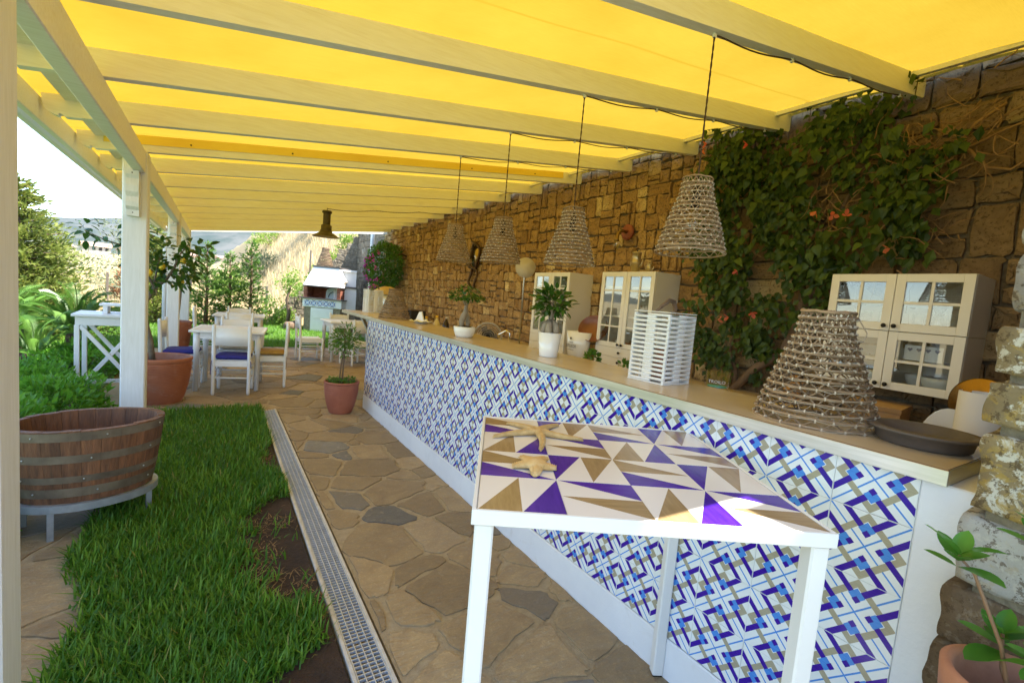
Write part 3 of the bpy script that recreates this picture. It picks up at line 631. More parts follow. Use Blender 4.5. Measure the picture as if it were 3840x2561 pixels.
bb(MB().box(1.955, 2.5, .40, 5.6, .945, .98, 0, .004), 'worktop', lam); bb(MB().box(2.0, 2.46, .42, 5.55, .02, .944), 'undercounter', plaster)
bb(MB().bar((1.75, 5.66, .6), (1.75, 6.75, 1.085), .04, .04), 'support_arm', steel)
# ---------------------------------------------------------------- back counter
bc = thing('back_counter', 'low white counter with pale worktop along the stone wall', 'counter', (3.48, 5, 0))
MB().box(-.36, .345, -4.6, 4.8, .0, .83).build('body', cab_white, bc); MB().box(-.40, .36, -4.62, 4.82, .832, .865, 0, .004).build('worktop', lam, bc)
# ---------------------------------------------------------------- glazed cabinets
cabin = M('cabinet_inside', (.50, .45, .37), None, 3, .6)
knob_me = MB().lathe([(0, -.002), (.006, -.002), (.005, .008), (.0125, .014), (.0135, .02), (.009, .026), (0, .027)], 12).me('knob', black_iron)
kb_small = knob_me
def cabinet(name, label, y0, y1, z0, z1, cols, rows, dz0, drawers, group, knobrow='low'):
    """front plane x=3.5; y0<y1"""
    t = thing(name, label, 'cabinet', (3.67, (y0+y1)/2, z0), 0, group); W_, Hh = y1-y0, z1-z0; ox = -.17
    b = MB(); b.box(ox, .172, -W_/2, -W_/2+.016, 0, Hh, 0).box(ox, .172, W_/2-.016, W_/2, 0, Hh, 0).box(ox, .172, -W_/2+.016, W_/2-.016, 0, .016, 0).box(ox, .172, -W_/2+.016, W_/2-.016, Hh-.016, Hh, 0).box(.16, .172, -W_/2+.016, W_/2-.016, .016, Hh-.016, 1)
    b.build('carcass', [cab_white, cabin], t)
    for zz in ((dz0+.32, dz0+.62) if drawers else (Hh*.5,)):
        MB().box(ox+.03, .158, -W_/2+.017, W_/2-.017, zz-.008, zz+.008).build('shelf', cab_white, t)
    if drawers: MB().box(ox+.01, .158, -W_/2+.017, W_/2-.017, dz0-.012, dz0).build('shelf', cab_white, t)
    dw = W_/cols
    for i in range(cols):
        a0, a1 = -W_/2+i*dw+.0015, -W_/2+(i+1)*dw-.0015; h0, h1 = dz0+.0015, Hh-.001; st = .048; mu = .016; x0, x1 = ox-.021, ox-.001
        b = MB(); b.box(x0, x1, a0, a0+st, h0, h1, 0, .0015).box(x0, x1, a1-st, a1, h0, h1, 0, .0015).box(x0, x1, a0+st, a1-st, h0, h0+st, 0, .0015).box(x0, x1, a0+st, a1-st, h1-st, h1, 0, .0015)
        mid = (a0+a1)/2; b.box(x0+.002, x1-.003, mid-mu/2, mid+mu/2, h0+st, h1-st, 0, .001)
        zs = [h0+st+(h1-h0-2*st)*r for r in rows]
        for z in zs[1:-1]: b.box(x0+.0025, x1-.0035, a0+st, mid-mu/2, z-mu/2, z+mu/2, 0, .001).box(x0+.0025, x1-.0035, mid+mu/2, a1-st, z-mu/2, z+mu/2, 0, .001)
        d = b.build('door', cab_white, t)
        for z_0, z_1 in zip(zs[:-1], zs[1:]):
            for q0, q1 in ((a0+st, mid), (mid, a1-st)):
                MB().box(x1-.0115, x1-.0085, q0+.001, q1-.001, z_0+.001, z_1-.001).build('pane', glass, d)
        ky = (a1-.024) if i == 0 else (a0+.024)
        kz = h0+.03
        inst('knob', knob_me, d, (x0-.001, ky, kz), (0, -PI/2, 0))
    if drawers:
        hh = dz0/drawers
        for k in range(drawers):
            d = MB().box(ox-.021, ox-.001, -W_/2+.0015, W_/2-.0015, k*hh+.0015, (k+1)*hh-.0015, 0, .002).build('drawer', cab_white, t)
            inst('knob', knob_me, d, (ox-.022, 0, (k+.5)*hh), (0, -PI/2, 0))
    return t
MB_ = None
cabinet('glazed_cabinet', 'cream glazed cabinet with two drawers standing next to the round peel', 4.267, 4.985, .866, 1.843, 2, [0, .245, .79, 1], .20, 2, 'glazed cabinets on the back counter')
cabinet('glazed_cabinet', 'cream glazed cabinet with two tin pots on top and two drawers', 3.008, 3.728, .866, 1.843, 2, [0, .245, .79, 1], .20, 2, 'glazed cabinets on the back counter')
cabinet('wall_cabinet', 'upper cream wall cabinet with four pane glass doors, above another one', .803, 1.512, 1.4655, 1.813, 2, [0, .5, 1], .0, 0, 'wall cabinets by the vine trunk')
cabinet('wall_cabinet', 'lower cream wall cabinet with bowls behind four pane glass doors', .803, 1.512, 1.108, 1.4635, 2, [0, .5, 1], .0, 0, 'wall cabinets by the vine trunk')
def lathe_thing(name, label, cat, prof, mt, loc, n=24, group=None, sx=1, sy=1, rot=(0, 0, 0)):
    o = MB().lathe(prof, n, (0, 0, 0), 0, True, sx, sy).build(name, mt, None, loc, rot); return tag(o, label, cat, group)
def bowlprof(r, h, t=.004): return [(0, 0), (r*.45, 0), (r*.7, h*.2), (r*.92, h*.6), (r, h), (r-t, h), (r*.9-t, h*.6), (r*.65, h*.25), (0, h*.12)]
for y in (.93, 1.05, 1.24): lathe_thing('bowl', 'big white bowl on the bottom shelf of the lower wall cabinet', 'bowl', bowlprof(.085 if y < 1.0 else .07, .085), ceramic, (3.62 if y != 1.05 else 3.72, y, 1.1245), 24, 'bowls in the lower wall cabinet')
for i, y in enumerate((.9, .98, 1.06, 1.25, 1.33, 1.42)): lathe_thing('glass_tumbler', 'clear tumbler on the floor of the upper wall cabinet', 'glass', [(0, 0), (.026, 0), (.031, .1), (.029, .1), (.024, .008), (0, .008)], glass, (3.6+.05*(i % 2), y, 1.4820), 14, 'tumblers in the upper wall cabinet')
for i in range(6): lathe_thing('plate', 'white plate in the stack inside the cabinet by the peel', 'plate', [(0, 0), (.05, 0), (.1, .014), (.1, .017), (.05, .005), (0, .005)], ceramic, (3.66, 4.52, 1.0665+.0055*i), 24, 'stack of plates')
for i, (y, z, r, h) in enumerate(((3.55, 1.0665, .05, .07), (3.42, 1.0665, .06, .05), (3.2, 1.0665, .045, .1), (3.12, 1.3945, .05, .13), (3.3, 1.3945, .06, .05))): lathe_thing('jar', 'small jar behind the panes of the cabinet with the tin pots', 'jar', [(0, 0), (r, 0), (r, h*.8), (r*.7, h), (0, h)], [ceramic, terracotta, steel, ceramic, yellow_plastic][i], (3.66, y, z), 16, 'jars in the glazed cabinet')
tag(MB().box(3.6, 3.75, 3.4, 3.66, 1.6945, 1.80, 0, .003).build('storage_box', M('pale_blue_card', (.45, .58, .72), (.6, .66, .72), 4, .7)), 'pale blue box on the top shelf of the cabinet with tin pots', 'box')
tag(MB().box(3.575, 3.70, 3.10, 3.26, 1.6945, 1.79, 0, .003).build('storage_box', M('white_card', (.7, .7, .7), None, 4, .7)), 'white box on the top shelf of the cabinet with tin pots', 'box')
b = MB().box(-.0015, .0015, -.09, .09, 0, .09)
hc = thing('heart_card', 'white card with a row of small hearts inside the lower wall cabinet', 'card', (3.56, 1.0, 1.3005)); b.build('card', white, hc)
for i in range(4):
    hp = [(.016*math.sin(t)**3, (.013*math.cos(t)-.005*math.cos(2*t)-.002*math.cos(3*t)-.001*math.cos(4*t))) for t in np.linspace(0, 2*PI, 16)[:-1]]
    MB().prism([(-.065+i*.043+p[0]*.8, .065+p[1]*.8) for p in hp], 'x', -.0028, -.0016).build('heart', M('grey_ink', (.2, .2, .28), None, 3, .8) if i == 0 else bpy.data.materials['grey_ink'], hc)
# tin pots on the cabinet
tin = M('old_tin', (.60, .52, .36), (.42, .34, .2), 10, .38, metal=.8, bmp=.3, bscale=40, bdist=.004)
def tinpot(label, loc, r, h, seg):
    t = thing('tin_coffee_pot', label, 'coffee pot', loc, 0, 'tin pots on the cabinet')
    pr = [(0, 0), (r, 0), (r, h*.45), (r*1.08, h*.47), (r*1.08, h*.52), (r, h*.54), (r, h*.92), (r*1.1, h*.93), (r*1.1, h*.96), (r*.8, h), (0, h*1.02)]
    MB().lathe(pr, 20).build('body', tin, t); MB().sphere((0, 0, h*1.05), r*.2, 8).build('lid_knob', black_iron, t)
    MB().tube([(0, -r*.9, h*.25), (0, -r*1.7, h*.42), (0, -r*1.9, h*.62), (0, -r*1.6, h*.66)], [r*.25, r*.18, r*.12, r*.1], 8).build('spout', tin, t)
    MB().tube([(0, r*.95, h*.8), (0, r*1.6, h*.75), (0, r*1.6, h*.35), (0, r*.95, h*.3)], r*.09, 6).build('handle', tin, t)
tinpot('tall dented tin coffee pot on top of the cabinet', (3.62, 3.40, 1.8435), .045, .215, 2); tinpot('short tin coffee pot beside the taller one', (3.62, 3.22, 1.8435), .028, .095, 1)
# champagne bucket with terracotta dish
bk = thing('champagne_bucket', 'oval white champagne bucket with printed name standing between the cabinets', 'bucket', (3.42, 3.94, .866))
MB().lathe([(0, 0), (.13, 0), (.155, .15), (.175, .31), (.169, .31), (.15, .15), (.12, .01), (0, .01)], 32, (0, 0, 0), 0, True, .62, 1).build('body', ceramic, bk)
def text(s, name, size, mt, parent, loc, rot, ext=.0003, sx=1):
    cu = bpy.data.curves.new(name, 'FONT'); cu.body = s; cu.size = size; cu.extrude = ext; cu.align_x = 'CENTER'; cu.resolution_u = 2
    o = bpy.data.objects.new(name, cu); dg = bpy.context.evaluated_depsgraph_get(); COL.objects.link(o); dg.update()
    me = bpy.data.meshes.new_from_object(o.evaluated_get(bpy.context.evaluated_depsgraph_get())); bpy.data.objects.remove(o); me.materials.clear(); me.materials.append(mt)
    return inst(name, me, parent, loc, rot, (sx, 1, 1))
ink = M('dark_ink', (.06, .05, .045), None, 3, .7)
text('BERLUCCHI', 'lettering', .05, ink, bk, (-.1045, .0, .135), (PI/2, 0, -PI/2), .0004, .62)
text('Guido', 'lettering', .026, ink, bk, (-.1075, .0, .185), (PI/2, 0, -PI/2), .0004)
text('FRANCIACORTA', 'lettering', .013, ink, bk, (-.1035, .0, .105), (PI/2, 0, -PI/2), .0004)
MB().lathe([(0, 0), (.014, 0), (.014, .001), (.009, .001), (.009, .0006), (0, .0006)], 16).build('emblem', ink, bk, (-.113, .0, .235), (0, -PI/2, 0))
dish = thing('terracotta_dish', 'brown terracotta dish leaning in the champagne bucket', 'dish', (3.5, 3.80, 1.215))
MB().lathe([(0, 0), (.15, 0), (.165, .035), (.158, .035), (.147, .006), (0, .006)], 36).build('dish_body', M('brown_glaze', (.19, .06, .02), (.26, .09, .035), 6, .35), dish, (0, 0, 0), Vector((-.72, -.45, .5)).to_track_quat('Z', 'Y').to_euler())
# pots of herbs on the worktop
herb = leafmat('herb_leaf', (.05, .14, .02), (.12, .26, .04), .35)
# ---------------------------------------------------------------- leaves
def leaf_geo(L, Wd, cup=.25, droop=.2, n=4):
    V = []; F = []
    for i in range(n+1):
        t = i/n; w_ = Wd/2*(math.sin(PI*min(1, t*.92+.06))**.8)*(1 if t < 1 else 0); x = L*t; z = -droop*L*t*t
        if i in (0, n): V.append((x, 0, z))
        else: V += [(x, w_, z+cup*w_), (x, 0, z), (x, -w_, z+cup*w_)]
    for i in range(n):
        if i == 0: F += [(0, 2, 1), (0, 3, 2)]
        elif i == n-1: a = 1+3*(i-1); e = len(V)-1; F += [(a, a+1, e), (a+1, a+2, e)]
        else: a = 1+3*(i-1); b = a+3; F += [(a, a+1, b+1), (a+1, b+1, b+1)] if False else [(a, a+1, b+1, b), (a+1, a+2, b+2, b+1)]
    return V, F
def leaf_me(name, L, Wd, mt, cup=.25, droop=.2, n=4): V, F = leaf_geo(L, Wd, cup, droop, n); return MB().add(V, F, 0, True).me(name, mt)
def basis(d, nrm):
    d = d/np.linalg.norm(d); s = np.cross(nrm, d); L = np.linalg.norm(s)
    if L < 1e-4: s = np.cross(np.array([.3, .5, .8]), d); L = np.linalg.norm(s)
    s /= L; return np.stack([d, s, np.cross(d, s)], 1)
def leafcloud(name, P, D, N, L, Wd, mt, cup=.3, n=2, sj=.35):
    """one joined mesh of leaves at P pointing along D with normals near N"""
    Vt, Ft = leaf_geo(1, Wd/L, cup, .15, 2)
    Vt = np.array(Vt); tri = []
    for f in Ft: tri += [f] if len(f) == 3 else [(f[0], f[1], f[2]), (f[0], f[2], f[3])]
    Ft = np.array(tri); P = np.asarray(P); D = np.asarray(D); N = np.asarray(N); m = len(P)
    D = D/np.maximum(np.linalg.norm(D, axis=1, keepdims=True), 1e-6); Sd = np.cross(N, D); Sd /= np.maximum(np.linalg.norm(Sd, axis=1, keepdims=True), 1e-6); U = np.cross(D, Sd)
    sc = L*rng.uniform(1-sj, 1+sj, m)[:, None, None]
    V = P[:, None]+sc*(Vt[None, :, 0:1]*D[:, None]+Vt[None, :, 1:2]*Sd[:, None]+Vt[None, :, 2:3]*U[:, None])
    F = (np.arange(m)[:, None, None]*len(Vt)+Ft[None]).reshape(-1, 3)
    return fast_mesh(name, V.reshape(-1, 3), F, mt, np.repeat(rng.uniform(0, 1, m), len(Vt)))
def place_leaf(name, me, parent, p, d, nrm, s=1):
    B = basis(np.array(d, float), np.array(nrm, float)); R = Matrix(((B[0, 0], B[0, 1], B[0, 2]), (B[1, 0], B[1, 1], B[1, 2]), (B[2, 0], B[2, 1], B[2, 2])))
    o = inst(name, me, parent, p, (0, 0, 0), s); o.rotation_euler = R.to_euler(); return o
def rdir(n, zb=0): v = rng.normal(0, 1, (n, 3)); v[:, 2] += zb; return v/np.linalg.norm(v, axis=1, keepdims=True)
herbme = leaf_me('leaf', .035, .024, herb, .35, .3)
def herbpot(label, loc, r, h, k, pm, spread):
    t = thing('herb_pot', label, 'herb pot', loc)
    MB().lathe([(0, 0), (r*.8, 0), (r, h), (r*.93, h), (r*.85, h*.85), (0, h*.85)], 20).build('pot', pm, t)
    for i in range(k):
        d = rdir(1, .5)[0]; place_leaf('leaf', herbme, t, (d[0]*spread*.6, d[1]*spread*.6, h+.03+abs(d[2])*spread*.8), d, rdir(1, 1.2)[0], random.uniform(.8, 1.3))
    MB().tube([(0, 0, h*.8), (.005, .004, h+.05)], .003, 6).build('stem', herb, t)
herbpot('basil in a small white pot beside the champagne bucket', (2.28, 2.46, .981), .045, .06, 60, ceramic, .07); herbpot('sparse herb in a shallow stone pot on the bar worktop', (2.30, 2.18, .981), .06, .05, 22, concrete, .05)
# ---------------------------------------------------------------- basket fish traps
TP = ([0, .06, .5, .8, 1], [1, .985, .70, .475, .43])
def trap(parent, R, Hh, nr, nz, th, ties=True, seed=1, hood=1.0):
    g = np.random.default_rng(seed); rad_ = lambda t: R*float(np.interp(t, *TP)); hoops = []
    for i in range(nr):
        t = i/(nr-1); r = rad_(t); n = 30; pts = []; ph = g.uniform(0, 6.28)
        for k in range(n): a = 2*PI*k/n; q = r*(1+.012*math.sin(2*a+ph)+g.normal(0, .003)); pts.append((q*math.cos(a), q*math.sin(a), Hh*t+g.normal(0, .0012)+.004*math.sin(a+ph)))
        MB().tube(pts, th*g.uniform(.9, 1.15), 6, closed=True).build('hoop', twig, parent)
    b = MB(); tb = MB()
    for i in range(nr-1):
        z0, z1 = Hh*i/(nr-1), Hh*(i+1)/(nr-1); r0, r1 = rad_(i/(nr-1))-th*.8, rad_((i+1)/(nr-1))-th*.8; sh = (i % 2)*.5
        for k in range(nz):
            a0 = 2*PI*(k+sh)/nz; a1 = 2*PI*(k+sh+.5)/nz; a2 = 2*PI*(k+sh+1)/nz; e = .12
            for (u, v_) in ((a0, a1), (a2, a1)):
                u += g.normal(0, .03); v_ += g.normal(0, .03)
                p0 = Vector((r0*math.cos(u), r0*math.sin(u), z0)); p1 = Vector((r1*math.cos(v_), r1*math.sin(v_), z1)); d = p1-p0
                b.tube([p0-d*e, p1+d*e], th*.6*g.uniform(.8, 1.2), 4, smooth=False)
            if ties:
                a = a0+g.normal(0, .02); r = rad_(i/(nr-1)); c = Vector((r*math.cos(a), r*math.sin(a), z0)); T = Vector((-math.sin(a), math.cos(a), 0))
                tb.tube([c-T*th*.45, c+T*th*.45], th*1.35, 6, smooth=False)
        if ties:                                       # twine running along the hoop
            tb.tube([((rad_(i/(nr-1))+th*.9)*math.cos(2*PI*k/26), (rad_(i/(nr-1))+th*.9)*math.sin(2*PI*k/26), z0+th*.8*math.sin(k*2.1)) for k in range(26)], th*.18, 3, closed=True)
    b.build('lattice', twig, parent)
    if tb.v: tb.build('twine_ties', twine, parent)
t1 = thing('fish_trap_basket', 'large bell shaped stick fish trap with pale twine on the bar near the pillar', 'fish trap', (1.77, .765, 1.131), .4)
trap(t1, .185, .375, 17, 19, .0047, True, 1)
MB().tube([(.07, -.05, .38), (.10, -.09, .36), (.11, -.12, .31), (.08, -.11, .28), (.06, -.06, .29)], .0022, 5).build('string_loop', twine, t1)
t2 = thing('fish_trap_basket', 'bell shaped stick fish trap at the far end of the bar beside the slatted lantern', 'fish trap', (1.76, 5.30, 1.131), 1.1)
trap(t2, .18, .34, 14, 16, .0048, False, 2)
cordm = M('brown_twisted_cord', (.05, .028, .016), (.09, .05, .03), 40, .9)
bulbg = glassmat('bulb_glass', (1, .96, .88)); fil = M('filament', (.8, .45, .1), None, 3, .4)
proto = None
for i, (lx, ly, zt) in enumerate(((1.81, 1.37, 2.062), (1.79, 2.22, 2.025), (1.80, 3.12, 2.06), (1.80, 4.0, 2.09))):
    lab = ['stick trap pendant lamp hanging in front of the climbing vine', 'stick trap pendant lamp hanging between the two glazed cabinets', 'stick trap pendant lamp hanging in front of the iron mirror', 'stick trap pendant lamp farthest along the bar from the pillar'][i]
    zr = rz_bot(lx); zb = zt-.325; ry_ = RY[min(range(len(RY)), key=lambda k: abs(RY[k]+RK*(lx+.49)-ly))]+RK*(lx+.49)
    ly = ry_
    p = thing('pendant_lamp', lab, 'pendant lamp', (lx, ly, zb), 0, 'stick trap pendant lamps over the bar')
    if proto is None:
        trap(p, .150, .325, 16, 18, .0038, True, 7)
        MB().tube([(0, 0, .30), (0, 0, .20)], .018, 10).build('socket', black_iron, p); MB().lathe([(0, .075), (.02, .08), (.034, .11), (.03, .145), (.014, .175), (.013, .2), (0, .2)], 16).build('bulb', bulbg, p)
        MB().tube([(.006*math.sin(k*1.7), .006*math.cos(k*1.7), .11+.006*k) for k in range(9)], .0012, 4).build('filament', fil, p); proto = list(p.children)
    else:
        for c in proto: k = c.copy(); COL.objects.link(k); k.parent = p
        for k in p.children: k.rotation_euler = (0, 0, i*1.3)
    b = MB(); top_ = zr-zb-.006; n = 60
    for s_ in (0, PI): b.tube([(.0016*math.cos(k*.9+s_), .0016*math.sin(k*.9+s_), .3+(top_-.3)*k/n) for k in range(n+1)], .0030, 5)
    xs = np.linspace(0, 1.75, 29); cl = [0, .58, 1.13, 1.72]
    pts = [(x, RK*x, top_+RS*x-.002-.018*abs(math.sin(PI*x/.585))**1.5*(1 if x < 1.2 else .8)) for x in xs]
    b.tube(pts, .0036, 6)
    for q in cl: b.box(q-.008, q+.008, RK*q-.006, RK*q+.006, top_+RS*q-.014, top_+RS*q+.004, 1)
    b.build('cord', [cordm, white], p)
# ---------------------------------------------------------------- industrial lamp
oldm = M('bronze_green_enamel', (.055, .045, .025), (.09, .07, .035), 14, .45, metal=.4); inn = M('lamp_inside', (.45, .33, .18), None, 4, .5)
im = thing('industrial_lamp', 'dark metal workshop lamp with flared shade hanging over the terrace', 'pendant lamp', (1.42, 7.78, 2.195))
MB().lathe([(.072, .385), (.066, .40), (0, .405)], 24).lathe([(.055, .36), (.072, .365), (.072, .385)], 24).lathe([(.055, .19), (.055, .36)], 24).lathe([(.078, .10), (.078, .175), (.055, .19)], 24).lathe([(.205, .0), (.19, .012), (.12, .055), (.09, .075), (.088, .1), (.078, .1)], 32).build('housing', oldm, im)
MB().lathe([(.204, .001), (.115, .05), (.06, .07), (0, .07)], 32).build('reflector', inn, im)
b = MB().tube([(0, 0, .40), (0, 0, rz_bot(1.42)-2.195)], .004, 6); b.tube([(x, RK*x*.3, rz_bot(1.42)-2.195+RS*x-.008-.03*abs(math.sin(PI*x/.75))) for x in np.linspace(0, 2.25, 24)], .004, 5); b.build('cord', cordm, im)
# ---------------------------------------------------------------- slatted lanterns
rod = MB().tube([(-.5, 0, 0), (-.485, 0, 0), (.485, 0, 0), (.5, 0, 0)], [.0055, .0068, .0068, .0055], 10).me('rod', M('chalky_white_paint', (.80, .80, .79), (.72, .72, .70), 30, .75, bmp=.5, bscale=120, bdist=.002))
def lantern(label, loc, rz, s, hh, k):
    t = thing('slatted_lantern', label, 'lantern', loc, rz, 'white slatted lanterns on the bar'); hw = s/2-.007; n = k
    MB().box(-s/2, s/2, -s/2, s/2, 0, .006, 0, .001).build('base', white, t)
    for j in range(n):
        z = .012+j*(hh-.02)/n; L = s*.62; o_ = (s-L)/2*(1 if j % 2 else -1)
        for (cx, cy, a) in ((o_, -hw, 0), (-o_, hw, 0), (hw, o_, PI/2), (-hw, -o_, PI/2)):
            inst('rod', rod, t, (cx, cy, z+(.0005 if a else 0)), (0, 0, a), (L, 1, 1))
    MB().box(-s/2, s/2, -s/2, s/2, hh-.006, hh-.002, 0, .001).build('lid', white, t)
    MB().tube([(-.07, .0, hh), (-.03, 0, hh+.025), (.02, 0, hh+.055), (.055, 0, hh+.05), (.075, 0, hh+.02), (.08, 0, hh-.002)], [.006, .009, .011, .012, .010, .005], 8).build('handle', bark, t)
    return t
lantern('white slatted stick lantern with a driftwood handle beside the tall pot', (1.812, 1.482, 1.1275), .06, .205, .335, 30)
lantern('white slatted stick lantern with a rope handle at the far tip of the bar', (1.87, 6.6, 1.1275), .1, .21, .325, 30)
tag(MB().lathe([(0, 0), (.036, 0), (.038, .16), (.036, .16), (.034, .005), (0, .005)], 16).build('candle_glass', glassmat('amber_glass', (.9, .6, .35)), None, (1.812, 1.482, 1.1335)), 'amber candle glass inside the near slatted lantern', 'candle glass')
# ---------------------------------------------------------------- bonsai in white bowls
ficus = leafmat('ficus_leaf', (.028, .085, .012), (.07, .17, .025), .25, .3)
fme = [leaf_me('leaf', .045, .024, ficus, .25, d) for d in (.1, .3, .5)]
bz = thing('bonsai', 'ficus bonsai with forked swollen trunk in a low white bowl', 'bonsai', (1.715, 3.39, 1.1275), .5)
MB().lathe([(0, 0), (.066, 0), (.078, .02), (.087, .05), (.089, .085), (.084, .085), (.08, .07), (0, .072)], 32).build('bowl', ceramic, bz)
MB().lathe([(.082, .072), (.05, .088), (0, .094)], 20).build('soil', soil, bz)
b = MB(); b.tube([(-.045, .0, .075), (-.042, .005, .12), (-.028, 0, .165), (-.006, 0, .20), (.0, 0, .24), (.002, 0, .29)], [.012, .024, .026, .018, .014, .010], 10); b.tube([(.042, .0, .075), (.045, .0, .11), (.032, .0, .15), (.012, .0, .19), (.0, 0, .225)], [.012, .018, .021, .017, .013], 10)
for a in range(6): b.tube([(0, 0, .25), (.035*math.cos(a), .035*math.sin(a), .30), (.08*math.cos(a+.2), .08*math.sin(a+.2), .335)], [.008, .005, .002], 6)
b.build('trunk', pale_bark, bz)
for i in range(290):
    a = random.uniform(0, 6.28); r = .13*math.sqrt(random.random()); z = .30+random.uniform(0, .13)*(1.05-(r/.14)**2)
    place_leaf('leaf', random.choice(fme), bz, (r*math.cos(a), r*math.sin(a), z), (math.cos(a)+random.gauss(0, .5), math.sin(a)+random.gauss(0, .5), random.gauss(-.05, .4)), (random.gauss(0, .3), random.gauss(0, .3), 1), random.uniform(.6, 1.0))
p2 = thing('potted_ficus', 'leafy ficus with round swollen base in a tall white pot', 'potted plant', (1.755, 2.295, 1.1275))
MB().lathe([(0, 0), (.055, 0), (.057, .004), (.074, .15), (.070, .15), (.066, .13), (0, .132)], 36).build('pot', ceramic, p2)
b = MB()
for a in range(5): b.tube([(.012*math.cos(a*1.26), .012*math.sin(a*1.26), .225), (.036*math.cos(a*1.26), .036*math.sin(a*1.26), .19), (.042*math.cos(a*1.26), .042*math.sin(a*1.26), .155), (.04*math.cos(a*1.26), .04*math.sin(a*1.26), .13)], [.014, .021, .021, .014], 9)
b.tube([(0, 0, .2), (.002, 0, .26), (-.004, .003, .33), (.0, 0, .38)], [.02, .009, .007, .004], 8)
for a in range(7): b.tube([(0, 0, .26+.015*a), (.05*math.cos(a*2.4), .05*math.sin(a*2.4), .31+.013*a), (.11*math.cos(a*2.4), .11*math.sin(a*2.4), .345+.01*a)], [.005, .003, .0015], 5)
b.build('trunk', pale_bark, p2)
fme2 = [leaf_me('leaf', .062, .033, ficus, .2, d) for d in (.1, .3, .5)]
for i in range(240):
    d = rdir(1, .25)[0]; r = random.uniform(.3, 1.15)
    place_leaf('leaf', random.choice(fme2), p2, (d[0]*r*.10, d[1]*r*.10, .33+d[2]*r*.09), (d[0], d[1], d[2]*.6+random.gauss(.15, .3)), (random.gauss(0, .4), random.gauss(0, .4), 1), random.uniform(.6, 1.0))
# ---------------------------------------------------------------- small things on and behind the bar
ash = thing('terracotta_dish', 'dark round dish with wide rim on the bar beside the pillar', 'dish', (1.80, .475, 1.1272))
MB().lathe([(0, 0), (.105, 0), (.112, .006), (.118, .034), (.138, .040), (.138, .046), (.112, .047), (.098, .022), (.09, .016), (0, .015)], 44).build('dish_body', M('burnt_clay', (.125, .10, .085), (.085, .07, .062), 12, .55, bmp=.2, bscale=60, bdist=.003), ash)
MB().box(-.03, .035, -.01, .01, .017, .021, 0, .001).build('slot', M('rust', (.23, .09, .03), None, 5, .7), ash)
gl = thing('ice_glass', 'large clear glass with lettering behind the bar edge', 'glass', (2.12, 1.37, .981))
MB().lathe([(0, 0), (.044, 0), (.047, .02), (.057, .21), (.0545, .21), (.045, .02), (0, .014)], 32).build('bowl', glassmat('thin_glass', (.97, .98, .98), .35), gl)
text('TROILO', 'lettering', .022, white, gl, (-.05, -.03, .155), (PI/2, 0, -PI/2+.55), .0002)
MB().lathe([(0, .13), (.047, .132), (.047, .136), (0, .136)], 24).build('liquid', M('turquoise', (.05, .45, .5), None, 3, .3), gl)
fan = thing('pedestal_fan', 'round mesh fan standing behind the bar near the bonsai', 'fan', (2.92, 5.1, .03), rad(-30))
b = MB()
for r in (.175, .16, .14, .115, .09, .065): b.tube([(r*math.cos(2*PI*k/36), .0-.035*(1-(r/.175)**2), .95+r*math.sin(2*PI*k/36)) for k in range(36)], .010 if r == .175 else .003, 5, closed=True)
for k in range(40): a = 2*PI*k/40; b.tube([(.03*math.cos(a), -.036, .95+.03*math.sin(a)), (.1*math.cos(a), -.028, .95+.1*math.sin(a)), (.173*math.cos(a), 0, .95+.173*math.sin(a))], .0011, 4)
b.build('guard', M('fan_grey', (.45, .40, .33), None, 3, .4), fan)
MB().lathe([(0, 0), (.16, 0), (.15, .03), (.02, .045), (0, .045)], 24).tube([(0, .03, .03), (0, .03, .9)], .015, 8).tube([(0, 0, .95), (0, .1, .95)], .085, 16).build('stand', black_iron, fan)
for k in range(3):
    a = k*2.094; MB().add([(.02*math.cos(a), .005, .95+.02*math.sin(a)), (.13*math.cos(a-.35), -.008, .95+.13*math.sin(a-.35)), (.15*math.cos(a+.2), .0, .95+.15*math.sin(a+.2)), (.08*math.cos(a+.6), .014, .95+.08*math.sin(a+.6))], [(0, 1, 2, 3)]).build('blade', M('fan_blade', (.12, .09, .07), None, 3, .4) if k == 0 else bpy.data.materials['fan_blade'], fan)
fc = thing('tap', 'chrome kitchen tap with a yellow lever rising behind the bar', 'tap', (2.3, 3.62, .981), rad(0))
MB().tube([(0, 0, 0), (0, 0, .17), (-.02, .03, .195), (-.05, .1, .15), (-.055, .11, .12)], .009, 10).build('spout', chrome, fc)
MB().bar((-.012, .03, .2), (-.055, .125, .145), .014, .010).build('lever', yellow_plastic, fc)
def bottle(label, loc, r, h, mt, cap, capm): 
    t = thing('bottle', label, 'bottle', loc)
    MB().lathe([(0, 0), (r, 0), (r, h*.5), (r*.85, h*.62), (r*.35, h*.82), (r*.33, h*.9), (0, h*.9)], 18).build('body', mt, t); MB().lathe([(0, h*.88), (cap, h*.88), (cap, h), (0, h)], 12).build('cap', capm, t)
soapm = M('yellow_soap_bottle', (.72, .60, .25), (.68, .52, .18), 3, .25)
bottle('yellow bottle with yellow cap behind the white ruffled plate', (2.14, 5.25, .981), .04, .20, soapm, .016, yellow_plastic); bottle('taller yellow bottle beside the dark oil bottle', (2.2, 5.08, .981), .042, .225, soapm, .017, yellow_plastic)
bottle('dark oil bottle with a cork next to the yellow bottles', (2.22, 4.86, .981), .042, .23, M('dark_glass', (.03, .016, .008), None, 3, .1), .012, twine)
pt = thing('ruffled_plate', 'white ruffled dish on the bar in front of the bottles', 'plate', (1.865, 4.72, 1.1275))
n = 40; b = MB(); vs = [(0, 0, .004)]
